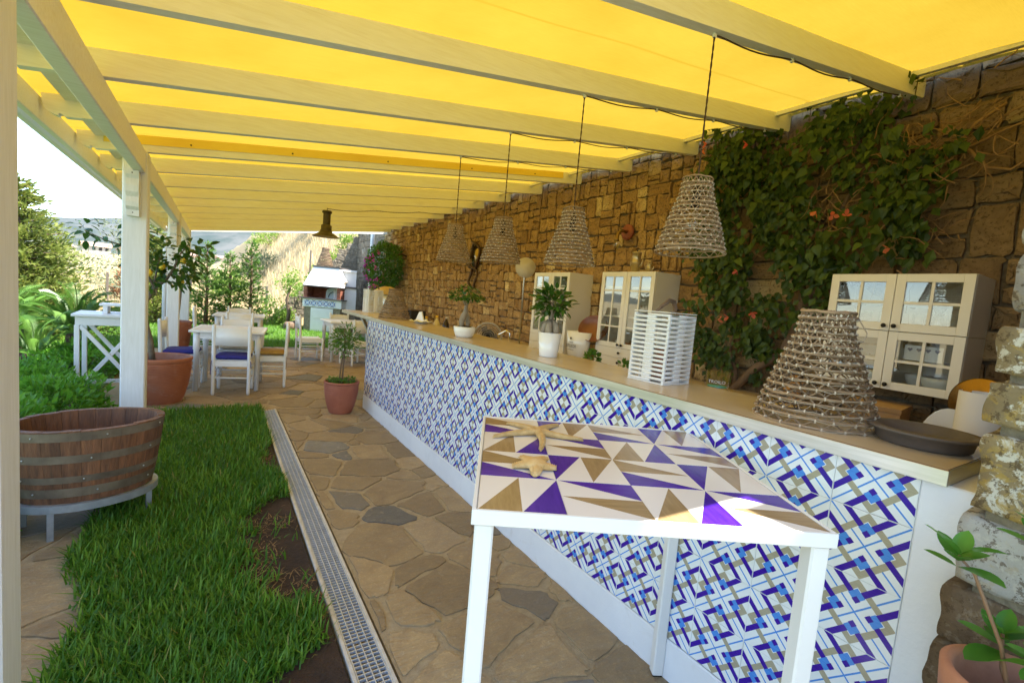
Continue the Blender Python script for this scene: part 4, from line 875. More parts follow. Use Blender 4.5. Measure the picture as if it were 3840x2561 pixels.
for (r, z, wv) in ((.05, .004, 0), (.085, .018, .003), (.12, .030, .008)): vs += [((r+wv*math.sin(8*2*PI*k/n))*math.cos(2*PI*k/n), (r+wv*math.sin(8*2*PI*k/n))*math.sin(2*PI*k/n), z+wv*math.cos(8*2*PI*k/n)) for k in range(n)]
fs = [(0, 1+k, 1+(k+1) % n) for k in range(n)]+[(1+j*n+k, 1+(j+1)*n+k, 1+(j+1)*n+(k+1) % n, 1+j*n+(k+1) % n) for j in (0, 1) for k in range(n)]
b.add(vs, fs, 0, True).build('plate_body', ceramic, pt)
tag(MB().prism([(-.06, 0), (.07, 0), (.02, .11), (-.015, .12)], 'x', 0, .02).build('napkin_holder', plastic_w, None, (1.95, 4.98, 1.1275), (0, 0, .5)), 'pale triangular napkin holder behind the ruffled plate', 'napkin holder')
peel = thing('pizza_peel', 'round metal pizza peel on a long pole against the wall', 'pizza peel', (3.60, 5.4, .866), 0)
MB().lathe([(0, 0), (.14, 0), (.14, .003), (0, .003)], 36).build('blade', M('worn_aluminium', (.58, .53, .45), (.50, .45, .37), 8, .6, metal=.1), peel, (.0, .0, 1.06), Vector((-.6, -.8, .06)).to_track_quat('Z', 'Y').to_euler())
MB().tube([(-.01, -.02, .0), (-.0, .01, .95), (.012, .012, 1.0)], [.011, .011, .02], 10).build('pole', steel, peel)
tag(MB().box(-.012, .012, -.035, .035, 0, .9, 0, .004).build('wooden_board', M('orange_pine', (.42, .19, .06), (.33, .14, .045), 6, .5, stretch=(8, 8, 1)), None, (3.74, 5.24, .8655), (0, .04, 0)), 'narrow orange wooden board leaning beside the pizza peel', 'board')
# wall ornaments
vl = thing('wall_pipe_lamp', 'rusty red flange with a bent brass pipe fixed to the stone wall', 'wall lamp', (3.83, 3.74, 2.31))
MB().lathe([(0, 0), (.085, 0), (.085, .02), (.05, .028), (0, .028)], 28).build('flange', M('red_oxide', (.30, .075, .03), (.2, .05, .025), 12, .6, bmp=.3), vl, (-.02, 0, 0), (0, -PI/2, 0))
MB().tube([(-.03, 0, 0), (-.12, 0, .005), (-.17, 0, -.03), (-.18, .0, -.09), (-.18, 0, -.12)], [.018, .018, .018, .02, .03], 10).build('pipe', M('old_brass', (.28, .18, .07), None, 3, .4, metal=.8), vl)
MB().lathe([(.03, 0), (.035, -.03), (.02, -.09), (0, -.1)], 12).build('bulb', bulbg, vl, (-.18, 0, -.12))
mr = thing('iron_mirror', 'two oval dark iron rings with horn shapes hanging on the stone wall', 'wall ornament', (3.80, 7.3, 2.0))
oldiron = M('old_iron', (.06, .035, .02), (.1, .06, .03), 20, .6, metal=.5)
for (cz, ry2, rz2, nm) in ((.17, .16, .22, 'upper_ring'), (-.2, .13, .17, 'lower_ring')): MB().tube([(-.02+.02*math.sin(3*t), ry2*math.cos(t), cz+rz2*math.sin(t)) for t in np.linspace(0, 2*PI, 28)[:-1]], .022, 7, closed=True).build(nm, oldiron, mr)
MB().tube([(-.02, -.16, .42), (-.03, .0, .40), (-.02, .14, .44), (-.02, .2, .5)], [.006, .025, .02, .004], 7).tube([(-.02, .3, .05), (-.03, .15, -.02), (-.02, .05, -.03)], [.004, .02, .02], 7).build('horn', oldiron, mr)
MB().lathe([(0, 0), (.15, 0), (.15, .004), (0, .004)], 24, (0, 0, 0), 0, True, 1.3, 1).build('mirror_glass', M('tarnished_mirror', (.35, .26, .14), None, 3, .15, metal=.9), mr, (.0, 0, .17), (0, -PI/2, 0))
wl = thing('wall_lantern', 'curved brass wall lamp with a clear glass by the flowering bush', 'wall lamp', (3.83, 10.9, 2.2))
MB().tube([(0, 0, .1), (-.12, 0, .14), (-.25, 0, .08), (-.27, 0, 0)], .016, 8).lathe([(0, .02), (.05, 0), (.06, -.03)], 14, (-.27, 0, 0)).build('arm', oldiron, wl); MB().lathe([(.05, -.03), (.055, -.12), (.03, -.17), (0, -.18)], 14, (-.27, 0, 0)).build('glass_cup', bulbg, wl)
# right hand end, behind the pillar
ld = thing('pan_lid', 'round brass coloured pan lid propped up behind the end of the bar', 'pan lid', (2.68, .53, .981)); MB().lathe([(.125, 0), (.12, .01), (.105, .012), (.1, .025), (0, .03)], 40).lathe([(0, -.002), (.126, -.002), (.126, .001)], 40).build('lid_disc', M('brass_lid', (.36, .21, .06), (.30, .17, .05), 3, .25, metal=.85), ld, (0, 0, .195), (0, -PI/2-.2, -.25))
MB().bar((-.03, -.06, .27), (-.045, -.05, .19), .035, .02).build('grip', steel, ld)
pr = thing('paper_roll', 'tall curled white paper roll standing behind the bar end', 'paper roll', (2.40, .47, .981)); b = MB(); n = 20; pts = [(.075*math.cos(t)*(1-.03*t), .085*math.sin(t)*(1-.03*t)) for t in np.linspace(1.2, 7.2, n)]
vs = [(x, y, 0) for x, y in pts]+[(x, y, .28) for x, y in pts]; b.add(vs, [(k, k+1, n+k+1, n+k) for k in range(n-1)], 0, True); o = b.build('paper', M('white_paper', (.78, .76, .74), None, 3, .7), pr)
wb = thing('white_board', 'rounded white board with a dark peg behind the bar end', 'board', (2.5, .585, .981), .3)
MB().prism([(.10*math.cos(t)*1.0, max(0, .19*math.sin(t))) for t in np.linspace(0, PI, 16)], 'x', -.006, .006).build('panel', ceramic, wb); MB().tube([(-.006, .05, .09), (-.03, .05, .09), (-.03, .045, .03)], .006, 8).build('peg', black_iron, wb)
bx = thing('cardboard_box', 'brown cardboard box under the lower wall cabinet', 'box', (3.42, 1.13, .8655), .15); card = M('brown_card', (.42, .27, .14), (.36, .22, .11), 4, .8); MB().box(-.16, .16, -.13, .13, 0, .13, 0, .002).build('box_body', card, bx); MB().box(-.165, .165, -.135, .135, .1305, .16, 0, .002).build('lid', card, bx)
ck = thing('cork_figure', 'lumpy cork figure standing behind the big stick trap', 'ornament', (2.1, 1.0, .981)); b = MB(); 
for (x, y, z, r) in ((0, 0, .05, .045), (.0, .005, .11, .038), (-.01, -.015, .16, .032), (.005, .02, .175, .03), (0, -.02, .21, .03), (0, .0, .235, .024)): b.sphere((x, y, z), r, 10)
b.build('cork', M('cork', (.46, .24, .08), (.33, .16, .05), 25, .85, bmp=.8, bscale=60), ck)
# far end clutter
ur = thing('steel_urn', 'steel drum with a yellow cloth cover beyond the end of the bar', 'drum', (2.9, 9.25, 0)); MB().lathe([(0, .81), (.23, .81), (.23, 1.36), (.2, 1.4), (0, 1.4)], 30).build('drum', steel, ur); MB().box(-.25, .25, -.25, .25, 0, .80, 0, .01).build('stand', plaster, ur)
MB().lathe([(.27, 1.37), (.25, 1.44), (.16, 1.50), (.06, 1.53), (0, 1.52)], 20).build('cloth_cover', M('straw_cloth', (.55, .38, .12), (.48, .32, .1), 6, .9, bmp=.5, bscale=20), ur)
sp = thing('black_box', 'black box standing behind the bar by the far trap basket', 'speaker', (3.35, 8.9, .8652)); MB().box(-.15, .15, -.25, .25, 0, .24, 0, .004).build('case', dark, sp); MB().box(-.17, .17, -.27, .27, .2405, .255, 0, .003).build('top_board', bark, sp)
# ---------------------------------------------------------------- high table with hand painted tiles
def tabletile():
    m, nt, p, out = NT('painted_table_tile'); tc = nd(nt, 'ShaderNodeTexCoord'); sp = nd(nt, 'ShaderNodeSeparateXYZ'); lk(nt, tc.outputs['Object'], sp.inputs[0]); h = .0985
    u = mth(nt, 'ADD', mth(nt, 'DIVIDE', sp.outputs[0], h), 1.0); v = mth(nt, 'ADD', mth(nt, 'DIVIDE', sp.outputs[1], h), 1.0); fu = mth(nt, 'FRACT', u)
    ins = mth(nt, 'LESS_THAN', v, mth(nt, 'MULTIPLY', mth(nt, 'SUBTRACT', fu, .012), 2.0)); sec = mth(nt, 'GREATER_THAN', u, 1.0)
    vv = coords(nt, True, (1, .12, 1)); br = noise(nt, vv, 90, 4, .65); b2 = noise(nt, vv, 14, 3); f = mth(nt, 'ADD', mth(nt, 'MULTIPLY', br, .6), mth(nt, 'MULTIPLY', b2, .4))
    tan = mixc(nt, ramp(nt, f, .35, .65), (.40, .285, .145), (.28, .19, .09)); pur = mixc(nt, ramp(nt, f, .38, .66), (.045, .010, .27), (.085, .022, .42))
    c = mixc(nt, ins, (.79, .755, .715), mixc(nt, sec, tan, pur)); lk(nt, c, p.inputs['Base Color']); p.inputs['Roughness'].default_value = .20
    bump(nt, p, noise(nt, coords(nt, True), 7, 2), .05, .01); return m
tbm = tabletile(); ht = thing('high_table', 'square white high table with purple and tan triangle tiles beside the bar', 'table', (1.026, .9745, 0), rad(-30.6))
fr = MB()
for (x0, x1, y0, y1) in ((-.405, .405, -.405, -.3955), (-.405, .405, .3955, .405), (-.405, -.3955, -.3954, .3954), (.3955, .405, -.3954, .3954)): fr.box(x0, x1, y0, y1, .968, 1.0015, 0, .0015)
fr.box(-.395, .395, -.395, .395, .972, .992); fr.build('frame', white, ht)
for sx in (-1, 1):
    for sy in (-1, 1):
        l = MB().box(sx*.376-.021, sx*.376+.021, sy*.376-.021, sy*.376+.021, .006, .9675, 0, .0045).build('leg', white, ht)
        MB().box(sx*.376-.018, sx*.376+.018, sy*.376-.018, sy*.376+.018, 0, .0058).build('foot', black_iron, l)
tme = MB().box(-.0982, .0982, -.0982, .0982, -.006, .0, 0, .0006).me('tile', tbm)
for bx_ in (0, 1):
    for by in (0, 1):
        for k, (cx, cy) in enumerate(((-.0985, -.0985), (.0985, -.0985), (.0985, .0985), (-.0985, .0985))):
            inst('tile', tme, ht, (cx-.197+bx_*.394, cy-.197+by*.394, .9995), (0, 0, k*PI/2))
def starfish(label, loc, rz, tips, wid, hgt, mt, pr):
    t = thing('starfish', label, 'starfish', loc, rz, 'dried starfish on the tiled table'); b = MB(); s2 = MB(); n = 12
    for i, q in enumerate(tips):
        L = math.hypot(*q); d = Vector((q[0]/L, q[1]/L, 0)); sd = Vector((-d.y, d.x, 0)); bend = .05*L*(1 if i % 2 else -1); vs = []; fs = []; m = 14
        for k in range(m+1):
            f = k/m; w_ = wid*(1-(1-pr)*f**.8)*(1 if k < m else .45); c = d*(L*f*(.97))+sd*bend*math.sin(PI*f); h = hgt*(1-.55*f)*(1 if k < m else .4)
            for a in range(n): th = 2*PI*a/n; vs.append(tuple(c+sd*(w_*math.cos(th))+Vector((0, 0, max(0, h*.5+h*.5*math.sin(th)*(1.0 if abs(math.cos(th)) > .3 else 1.08)))))); 
        for k in range(m):
            for a in range(n): fs.append((k*n+a, k*n+(a+1) % n, (k+1)*n+(a+1) % n, (k+1)*n+a))
        fs.append(tuple(m*n+a for a in range(n))); b.add(vs, fs, 0, True)
        for f in np.linspace(.1, .97, int(L/.0055)):
            w_ = wid*(1-(1-pr)*f**.8); c = d*(L*f*.97)+sd*bend*math.sin(PI*f); h = hgt*(1-.55*f)
            for (o, zz) in ((-.92, .55), (.92, .55), (-.5, .93), (.5, .93)): s2.sphere(tuple(c+sd*(w_*o)+Vector((0, 0, h*zz))), .0021, 4)
    b.sphere((0, 0, hgt*.5), wid*1.25, 12, 0, (1, 1, hgt*.5/(wid*1.25)))
    b.build('body', mt, t); tag(s2.build('spines', mt, t), kind='stuff'); return t
sfm = M('dried_starfish', (.68, .47, .20), (.52, .33, .12), 40, .85, bmp=1, bscale=120, bdist=.006); sfm2 = M('golden_starfish', (.60, .36, .11), (.72, .52, .24), 30, .85, bmp=1, bscale=90, bdist=.006)
def tw(x, y): a = rad(-30.6); return (1.026+x*math.cos(a)-y*math.sin(a), .9745+x*math.sin(a)+y*math.cos(a), 1.0002)
starfish('large slender starfish with long thin arms on the tiled table', tw(-.21, .2), rad(-30.6), [(-.11, .112), (.09, .135), (.155, -.04), (-.008, -.185), (-.16, -.08)], .0185, .026, sfm, .30)
starfish('small plump starfish with blunt arms on the tiled table', tw(-.249, -.122), rad(-30.6), [(-.034, .068), (.042, .072), (.063, -.008), (-.004, -.072), (-.062, -.016)], .030, .026, sfm2, .36)
# ---------------------------------------------------------------- dining furniture
def make_chair():
    t = thing('dining_chair', 'x', 'chair'); W2 = .19; D2 = .195
    for sx in (-1, 1):
        MB().tube([(sx*W2, -D2, .002), (sx*W2, -D2, .03), (sx*W2, -D2, .42), (sx*W2, -D2-.005, .46), (sx*W2, -D2-.02, .84), (sx*W2, -D2-.021, .865), (sx*W2, -D2-.021, .872)], [.015, .019, .021, .021, .020, .018, .008], 12).build('leg', plastic_w, t)
        MB().tube([(sx*W2, D2, .002), (sx*W2, D2, .03), (sx*W2, D2, .43), (sx*W2, D2, .445)], [.015, .019, .021, .012], 12).build('leg', plastic_w, t)
    b = MB()
    for sx in (-1, 1): b.box(sx*W2-.013, sx*W2+.013, -D2+.019, D2-.019, .355, .425, 0, .004)
    b.box(-W2+.019, W2-.019, D2-.013, D2+.013, .355, .425, 0, .004).box(-W2+.019, W2-.019, -D2-.013, -D2+.013, .355, .425, 0, .004); b.build('seat_frame', plastic_w, t)
    MB().box(-.178, .178, -.183, .183, .4255, .437, 0, .005).build('seat', plastic_w, t)
    n = 10; vs = []
    for k in range(n+1):
        x = -W2+.004+(2*W2-.008)*k/n; bow = -.028*math.sin(PI*k/n)
        for (dy, z) in ((-.008, .615), (.008, .615), (.008, .825+.012*math.sin(PI*k/n)), (-.008, .825+.012*math.sin(PI*k/n))): vs.append((x, -D2-.012+bow+dy, z))
    fs = [(0, 1, 2, 3), tuple(4*n+q for q in (3, 2, 1, 0))]
    for k in range(n):
        for q in range(4): a, c = 4*k+q, 4*k+(q+1) % 4; fs.append((a, a+4, c+4, c))
    MB().add(vs, fs, 0, True).build('backrest', plastic_w, t)
    for (p0, p1) in (((-W2, -D2, .215), (W2, -D2, .215)), ((-W2, D2, .25), (W2, D2, .25)), ((-W2, -D2, .29), (-W2, D2, .29)), ((W2, -D2, .29), (W2, D2, .29)), ((-W2, -D2, .19), (-W2, D2, .19)), ((W2, -D2, .19), (W2, D2, .19))): MB().tube([p0, p1], .0105, 8).build('stretcher', plastic_w, t)
    return t
ch0 = make_chair(); first = [True]
def chair(label, x, y, rz, grp='white dining chairs on the terrace'):
    c = ch0 if first[0] else copy_tree(ch0); first[0] = False; c.location = (x, y, 0); c.rotation_euler = (0, 0, rz); tag(c, label, 'chair', grp); return c
blue = M('blue_cotton', (.022, .022, .20), (.03, .03, .26), 12, .85, bmp=.5, bscale=200, bdist=.002); cream = M('cream_cotton', (.58, .50, .38), (.52, .43, .31), 12, .85, bmp=.5, bscale=200, bdist=.002); must = M('mustard_cotton', (.40, .24, .06), (.34, .2, .05), 12, .85)
def cushion(label, x, y, rz, mt, z=.4375):
    n = 18; V = []; F = []; 
    for top_ in (1, 0):
        for i in range(n+1):
            for j in range(n+1):
                u, v_ = i/n*2-1, j/n*2-1; pf = (1-u**6)*(1-v_**6); tuft = .45*math.exp(-((abs(u)-.42)**2+(abs(v_)-.42)**2)/.02); rr_ = 1-.05*(u*u*v_*v_)
                V.append((u*.198*rr_, v_*.195*rr_, .030+(1 if top_ else -1)*(.030*pf**.5*(1-(tuft if top_ else .0)*.7)+.0005)))
    N2 = (n+1)**2; f = lambda a, i, j: a*N2+i*(n+1)+j
    for i in range(n):
        for j in range(n): F.append((f(0, i, j), f(0, i+1, j), f(0, i+1, j+1), f(0, i, j+1))); F.append((f(1, i, j+1), f(1, i+1, j+1), f(1, i+1, j), f(1, i, j)))
    for i in range(n): F += [(f(0, i, 0), f(1, i, 0), f(1, i+1, 0), f(0, i+1, 0)), (f(0, i+1, n), f(1, i+1, n), f(1, i, n), f(0, i, n)), (f(0, 0, i+1), f(1, 0, i+1), f(1, 0, i), f(0, 0, i)), (f(0, n, i), f(1, n, i), f(1, n, i+1), f(0, n, i+1))]
    t = thing('seat_cushion', label, 'cushion', (x, y, z), rz, 'cushions on the dining chairs'); MB().add(V, F, 0, True).build('pad', mt, t)
    for sx in (-1, 1): MB().tube([(sx*.18, -.19, .02), (sx*.21, -.215, -.02), (sx*.215, -.21, -.14+.04*sx)], .004, 5).build('tie', mt, t)
def cset(label, x, y, rz, mt=None, clab=None):
    chair(label, x, y, rz)
    if mt: cushion(clab, x, y, rz, mt)
cset('white chair with its back to the lawn and a blue cushion', .215, 6.79, -.16, blue, 'blue tufted cushion on the chair with its back to the lawn')
cset('white chair with a mustard cushion on the bar side of the lemon tree table', .655, 7.2, PI/2-.12, must, 'mustard cushion on the chair on the bar side of the table')
cset('white chair with a blue cushion next to the big ribbed pots', -.34, 7.26, -PI/2-.1, blue, 'blue cushion on the chair next to the ribbed pots')
cset('white chair with a cream cushion on the far side of the lemon tree table', .26, 7.74, PI-.1, cream, 'cream cushion on the chair on the far side of the table')
cset('empty white chair standing between the two left dining tables', .38, 9.42, -.08)
cset('empty white chair at the far table beside the lawn edge', .42, 10.72, PI)
cset('empty white chair at the far table beside the second lemon pot', -.10, 10.1, -PI/2)
cset('empty white chair pulled away from the table by the oven', 1.53, 9.5, -PI/2+.05)
cset('white chair half hidden behind the small potted bush and the bar end', 2.26, 8.95, .35)
cset('white chair on the oven side of the table behind the bar', 2.32, 10.42, PI+.1)
def make_table():
    t = thing('dining_table', 'x', 'table'); MB().box(-.41, .41, -.41, .41, .742, .772, 0, .006).build('table_top', plastic_w, t)
    MB().box(-.35, .35, -.35, -.335, .66, .741).box(-.35, .35, .335, .35, .66, .741).box(-.35, -.335, -.334, .334, .66, .741).box(.335, .35, -.334, .334, .66, .741).build('apron', plastic_w, t)
    for sx in (-1, 1):
        for sy in (-1, 1): MB().tube([(sx*.335, sy*.335, .0), (sx*.335, sy*.335, .52), (sx*.335, sy*.335, .525), (sx*.335, sy*.335, .741)], [.029, .031, .037, .037], 14).build('leg', plastic_w, t)
    mm = M('faded_print', (.74, .66, .66), (.62, .66, .70), 9, .4); MB().box(-.37, .37, -.37, .37, .7725, .7740, 0, .0005).build('printed_top', mm, t); return t
tb0 = make_table()
for i, (x, y, rz, lab) in enumerate(((.19, 7.2, -.13, 'white square dining table with three cushioned chairs near the lemon pots'), (.40, 10.08, -.1, 'white square dining table farther off before the young conifers'), (2.22, 9.62, .05, 'white square dining table behind the small potted bush by the bar end'))):
    t = tb0 if i == 0 else copy_tree(tb0); t.location = (x, y, 0); t.rotation_euler = (0, 0, rz); tag(t, lab, 'table', 'white dining tables on the terrace')
# ---------------------------------------------------------------- pots and lemon trees
def ribpot(parent, R, Hh, rb, ribs, depth=.0055):
    pr = [(0, .004), (rb*.96, .0), (rb, .01)]; N = ribs*4
    for k in range(N+1):
        t = .03+.87*k/N; r = rb+(R-rb)*(math.sin(t*PI/2)**.72); pr.append((r+depth*math.sin(k*PI/2), t*Hh))
    pr += [(R*1.005, Hh*.915), (R*1.03, Hh*.94), (R*1.03, Hh*.985), (R*1.01, Hh)]
    MB().lathe(pr, 56).build('pot', terracotta, parent)
    MB().lathe([(R*1.01, Hh), (R*.95, Hh*.995), (R*.93, Hh*.97), (R*.9, Hh*.8), (R*.88, Hh*.74)], 56).build('pot_inside', terra_in, parent)
    MB().lathe([(R*.9, Hh*.76), (R*.4, Hh*.79), (0, Hh*.8)], 24).build('soil', soil, parent)
lemonleaf = leafmat('lemon_leaf', (.022, .075, .012), (.06, .14, .02), .3, .35); lme = [leaf_me('leaf', .10, .05, lemonleaf, .3, d) for d in (.15, .35, .55)]
lemonm = M('lemon_skin', (.80, .56, .03), (.74, .48, .02), 20, .45, bmp=.2, bscale=60)
def lemon_tree(name, label, loc, R, Hh, rb, ribs, limbs, tips, nl, leaf_s, lemons, spread):
    t = thing(name, label, 'potted tree', loc, 0, 'lemon trees in ribbed terracotta pots'); ribpot(t, R, Hh, rb, ribs)
    b = MB()
    for pts, rs in limbs: b.tube(pts, rs, 9)
    b.build('trunk', M('lemon_bark', (.20, .16, .11), (.12, .095, .065), 20, .8, bmp=.4) if 'lemon_bark' not in bpy.data.materials else bpy.data.materials['lemon_bark'], t)
    for i in range(nl):
        q = tips[random.randrange(len(tips))]; d = rdir(1, .1)[0]; r = random.uniform(.2, 1)
        pos = (q[0]+d[0]*r*spread, q[1]+d[1]*r*spread, q[2]+d[2]*r*spread*.8)
        place_leaf('leaf', random.choice(lme), t, pos, (d[0], d[1], d[2]*.5+random.gauss(-.1, .35)), (random.gauss(0, .4), random.gauss(0, .4), 1), leaf_s*random.uniform(.7, 1.15))
    for i, q in enumerate(lemons): MB().lathe([(0, -.042), (.012, -.036), (.028, -.018), (.031, 0), (.028, .018), (.010, .034), (.006, .044), (0, .045)], 14).build('lemon', lemonm, t, q, (.3*i, .2, 0))
lemon_tree('lemon_tree', 'lemon tree with yellow fruit in the ribbed pot beside the white post', (-.515, 6.42, -.02), .305, .53, .20, 26,
    [([(-.05, 0, .40), (-.08, .0, .7), (-.13, 0, .93), (-.16, 0, 1.05), (-.10, 0, 1.18), (-.05, 0, 1.29)], [.032, .028, .026, .024, .023, .021]), ([(-.14, 0, 1.04), (-.24, .02, 1.05), (-.32, 0, 1.1)], [.016, .012, .006]),
     ([(-.05, 0, 1.28), (.05, -.02, 1.38), (.12, -.02, 1.52), (.16, 0, 1.66), (.25, 0, 1.80)], [.019, .016, .013, .009, .004]), ([(-.05, 0, 1.28), (-.12, .04, 1.42), (-.15, .05, 1.60), (-.22, .02, 1.78)], [.016, .013, .010, .004]),
     ([(-.14, .04, 1.58), (-.3, .0, 1.70), (-.46, -.05, 1.74), (-.62, -.06, 1.82)], [.010, .008, .006, .003]), ([(-.06, 0, 1.3), (-.04, .1, 1.5), (-.0, .15, 1.72)], [.012, .009, .004])],
    [(.12, 0, 1.55), (.18, 0, 1.72), (.26, .02, 1.80), (.30, 0, 1.66), (.05, .05, 1.72), (-.15, .05, 1.6), (-.12, .02, 1.48), (-.2, .02, 1.78), (-.46, -.05, 1.78), (-.60, -.06, 1.82), (0, .15, 1.75), (.15, -.05, 1.48), (.22, .02, 1.55), (-.02, .1, 1.55), (.32, 0, 1.76), (-.1, 0, 1.36), (.1, .02, 1.36), (.2, .05, 1.42), (0, .1, 1.42)], 300, 1.0, [(.02, -.08, 1.52), (-.09, -.1, 1.44), (.20, -.02, 1.6)], .17)
lemon_tree('lemon_tree', 'smaller lemon tree in the ribbed pot before the farther post', (-.60, 10.25, -.01), .25, .60, .17, 24,
    [([(.02, 0, .5), (.05, 0, .85), (.07, 0, 1.12), (.09, 0, 1.2)], [.026, .022, .02, .018]), ([(.09, 0, 1.2), (.2, 0, 1.36), (.26, 0, 1.6)], [.012, .009, .004]), ([(.08, 0, 1.18), (.0, .02, 1.34), (-.05, 0, 1.55)], [.012, .009, .004]), ([(.09, 0, 1.2), (.1, .05, 1.45), (.12, 0, 1.7)], [.012, .008, .004])],
    [(.2, 0, 1.4), (.26, 0, 1.58), (.3, 0, 1.7), (-.02, 0, 1.4), (-.06, 0, 1.55), (.1, .05, 1.5), (.13, 0, 1.68), (.34, 0, 1.5), (.1, -.1, 1.38)], 240, 1.0, [(.1, -.1, 1.3)], .19)
sm = thing('potted_bush', 'small clipped myrtle on a thin stem in a terracotta pot by the bar corner', 'potted plant', (1.255, 5.50, 0))
pr = [(0, .0), (.12, 0), (.126, .008)]+[(.126+.064*math.sin(t*PI/2)**.8+(.0016*math.sin(k*PI/2) if k > 34 else 0), .008+.335*t) for k, t in enumerate(np.linspace(.02, 1, 56))]+[(.196, .345), (.197, .368), (.188, .372), (.18, .366), (.175, .32)]
MB().lathe(pr, 48).build('pot', M('terracotta_red', (.40, .135, .075), (.33, .10, .055), 7, .6, bmp=.15, bscale=60, bdist=.002), sm); MB().lathe([(.178, .33), (.1, .335), (0, .335)], 24).build('soil', soil, sm)
MB().tube([(.0, 0, .32), (.01, 0, .6), (.012, 0, .78), (.0, 0, 1.0)], [.010, .009, .007, .003], 8).tube([(-.025, .01, .32), (-.02, .01, .5), (.0, .005, .72)], [.009, .008, .006], 8).build('stem', bark, sm)
myrt = leafmat('myrtle_leaf', (.05, .13, .02), (.13, .25, .04), .35); n = 700; d = rdir(n, .1); r = rng.uniform(.15, 1, n)[:, None]; Pq = d*r*np.array([.20, .20, .2])+np.array([.01, 0, .83]); tag(inst('foliage', leafcloud('foliage', Pq, d+rng.normal(0, .4, (n, 3)), rdir(n, 1), .042, .016, myrt), sm), kind='stuff')
n = 500; a = rng.uniform(0, 6.28, n); rr2 = .165*np.sqrt(rng.uniform(0, 1, n)); tag(inst('ground_cover', leafcloud('ground_cover', np.stack([rr2*np.cos(a), rr2*np.sin(a), .34+rng.uniform(0, .06, n)], 1), rdir(n, .6), rdir(n, 1), .022, .014, herb), sm), kind='stuff')
b = MB()
for k in range(26): d_ = rdir(1, .3)[0]; b.tube([(.008, 0, .72+.01*k), (.008+d_[0]*.1, d_[1]*.1, .78+.006*k+d_[2]*.06)], .0018, 4)
b.build('twigs', bark, sm)
# near right hand plant
np_ = thing('potted_shrub', 'glossy leaved shrub in a terracotta pot in front of the pillar', 'potted plant', (1.285, .135, .472))
MB().lathe([(0, 0), (.08, 0), (.085, .005), (.098, .28), (.116, .285), (.120, .34), (.108, .348), (.098, .335), (.094, .28), (.09, .2)], 44).build('pot', M('sunned_terracotta', (.48, .21, .11), (.38, .15, .075), 8, .7, bmp=.25, bscale=80, bdist=.003), np_); MB().lathe([(.095, .27), (0, .28)], 24).build('soil', soil, np_)
gard = leafmat('glossy_leaf', (.05, .18, .018), (.12, .32, .045), .4, .22)
gme = [leaf_me('leaf', .082, .044, gard, .22, d, 6) for d in (.05, .2, .4)]
b = MB(); stems = [[(0, .01, .27), (.0, .04, .40), (-.01, .09, .52), (-.02, .115, .55)], [(0, -.01, .27), (.03, -.01, .4), (.05, .0, .55), (.05, .02, .62)], [(0, 0, .27), (-.02, -.02, .36), (-.03, -.02, .44)], [(0, 0, .27), (.04, .04, .34), (.06, .05, .4)]]
for s_ in stems: b.tube(s_, [.004, .0035, .003, .002][:len(s_)], 7)
b.build('stem', M('reddish_stem', (.25, .13, .06), None, 5, .6), np_)
for s_, nn in zip(stems, (8, 9, 12, 10)):
    e = s_[-1]
    for k in range(nn):
        a = k*2.4; place_leaf('leaf', gme[k % 3], np_, (e[0], e[1], e[2]-.012*(k//3)), (math.cos(a), math.sin(a), 1.15-.42*(k//3)), (-math.cos(a)*.5, -math.sin(a)*.5, 1), random.uniform(.65, 1.05))
wd = thing('weed_plant', 'tiny green weed at the foot of the bar end beside the pillar', 'weed', (1.50, .36, .0))
for k in range(24): a = k*2.4; place_leaf('leaf', herbme, wd, (.03*math.cos(a), .03*math.sin(a), .03+.02*(k % 5)), (math.cos(a), math.sin(a), .4), (0, 0, 1), 1)
# ---------------------------------------------------------------- half barrel tub on a stand
oak = M('weathered_oak', (.215, .088, .035), (.085, .036, .017), 5, .6, stretch=(10, 10, 1), bmp=.7, bscale=14, bdist=.006, var=.25, lo=.3, hi=.7)
hoopm = M('rusty_hoop', (.22, .17, .115), (.09, .065, .045), 5, .5, metal=.25, bmp=.5, bscale=30, bdist=.004)
tubr = rad(12); tu = thing('half_barrel_tub', 'oval wooden half barrel tub with iron hoops on a low metal stand', 'tub', (-.585, 3.42, .192), tubr)
ns = 26; A_, B_ = .345, .255
def ov(a, f, th=0): return ((A_*f-th)*math.cos(a), (B_*f-th)*math.sin(a))
def fz(z): return .83+.17*(z/.40)**.8
for k in range(ns):
    a0, a1 = 2*PI*k/ns+.0022, 2*PI*(k+1)/ns-.0022; b = MB(); vs = []; zz = [0, .1, .2, .3, .397+random.uniform(-.003, .003)]
    for z in zz:
        for (a, th) in ((a0, 0), ((a0+a1)/2, -.0015), (a1, 0), (a1, .034), (a0, .034)): x, y = ov(a, fz(z), th); vs.append((x, y, z))
    fs = []
    for j in range(4):
        for q in range(5): c, d_ = 5*j+q, 5*j+(q+1) % 5; fs.append((c, d_, d_+5, c+5))
    fs += [(4, 3, 2, 1, 0), (20, 21, 22, 23, 24)]; b.add(vs, fs); b.build('stave', oak, tu)
b = MB(); n = 40; b.add([(*ov(2*PI*k/n, fz(.03), .03), .03) for k in range(n)], [tuple(range(n))]); b.build('bottom_board', oak, tu)
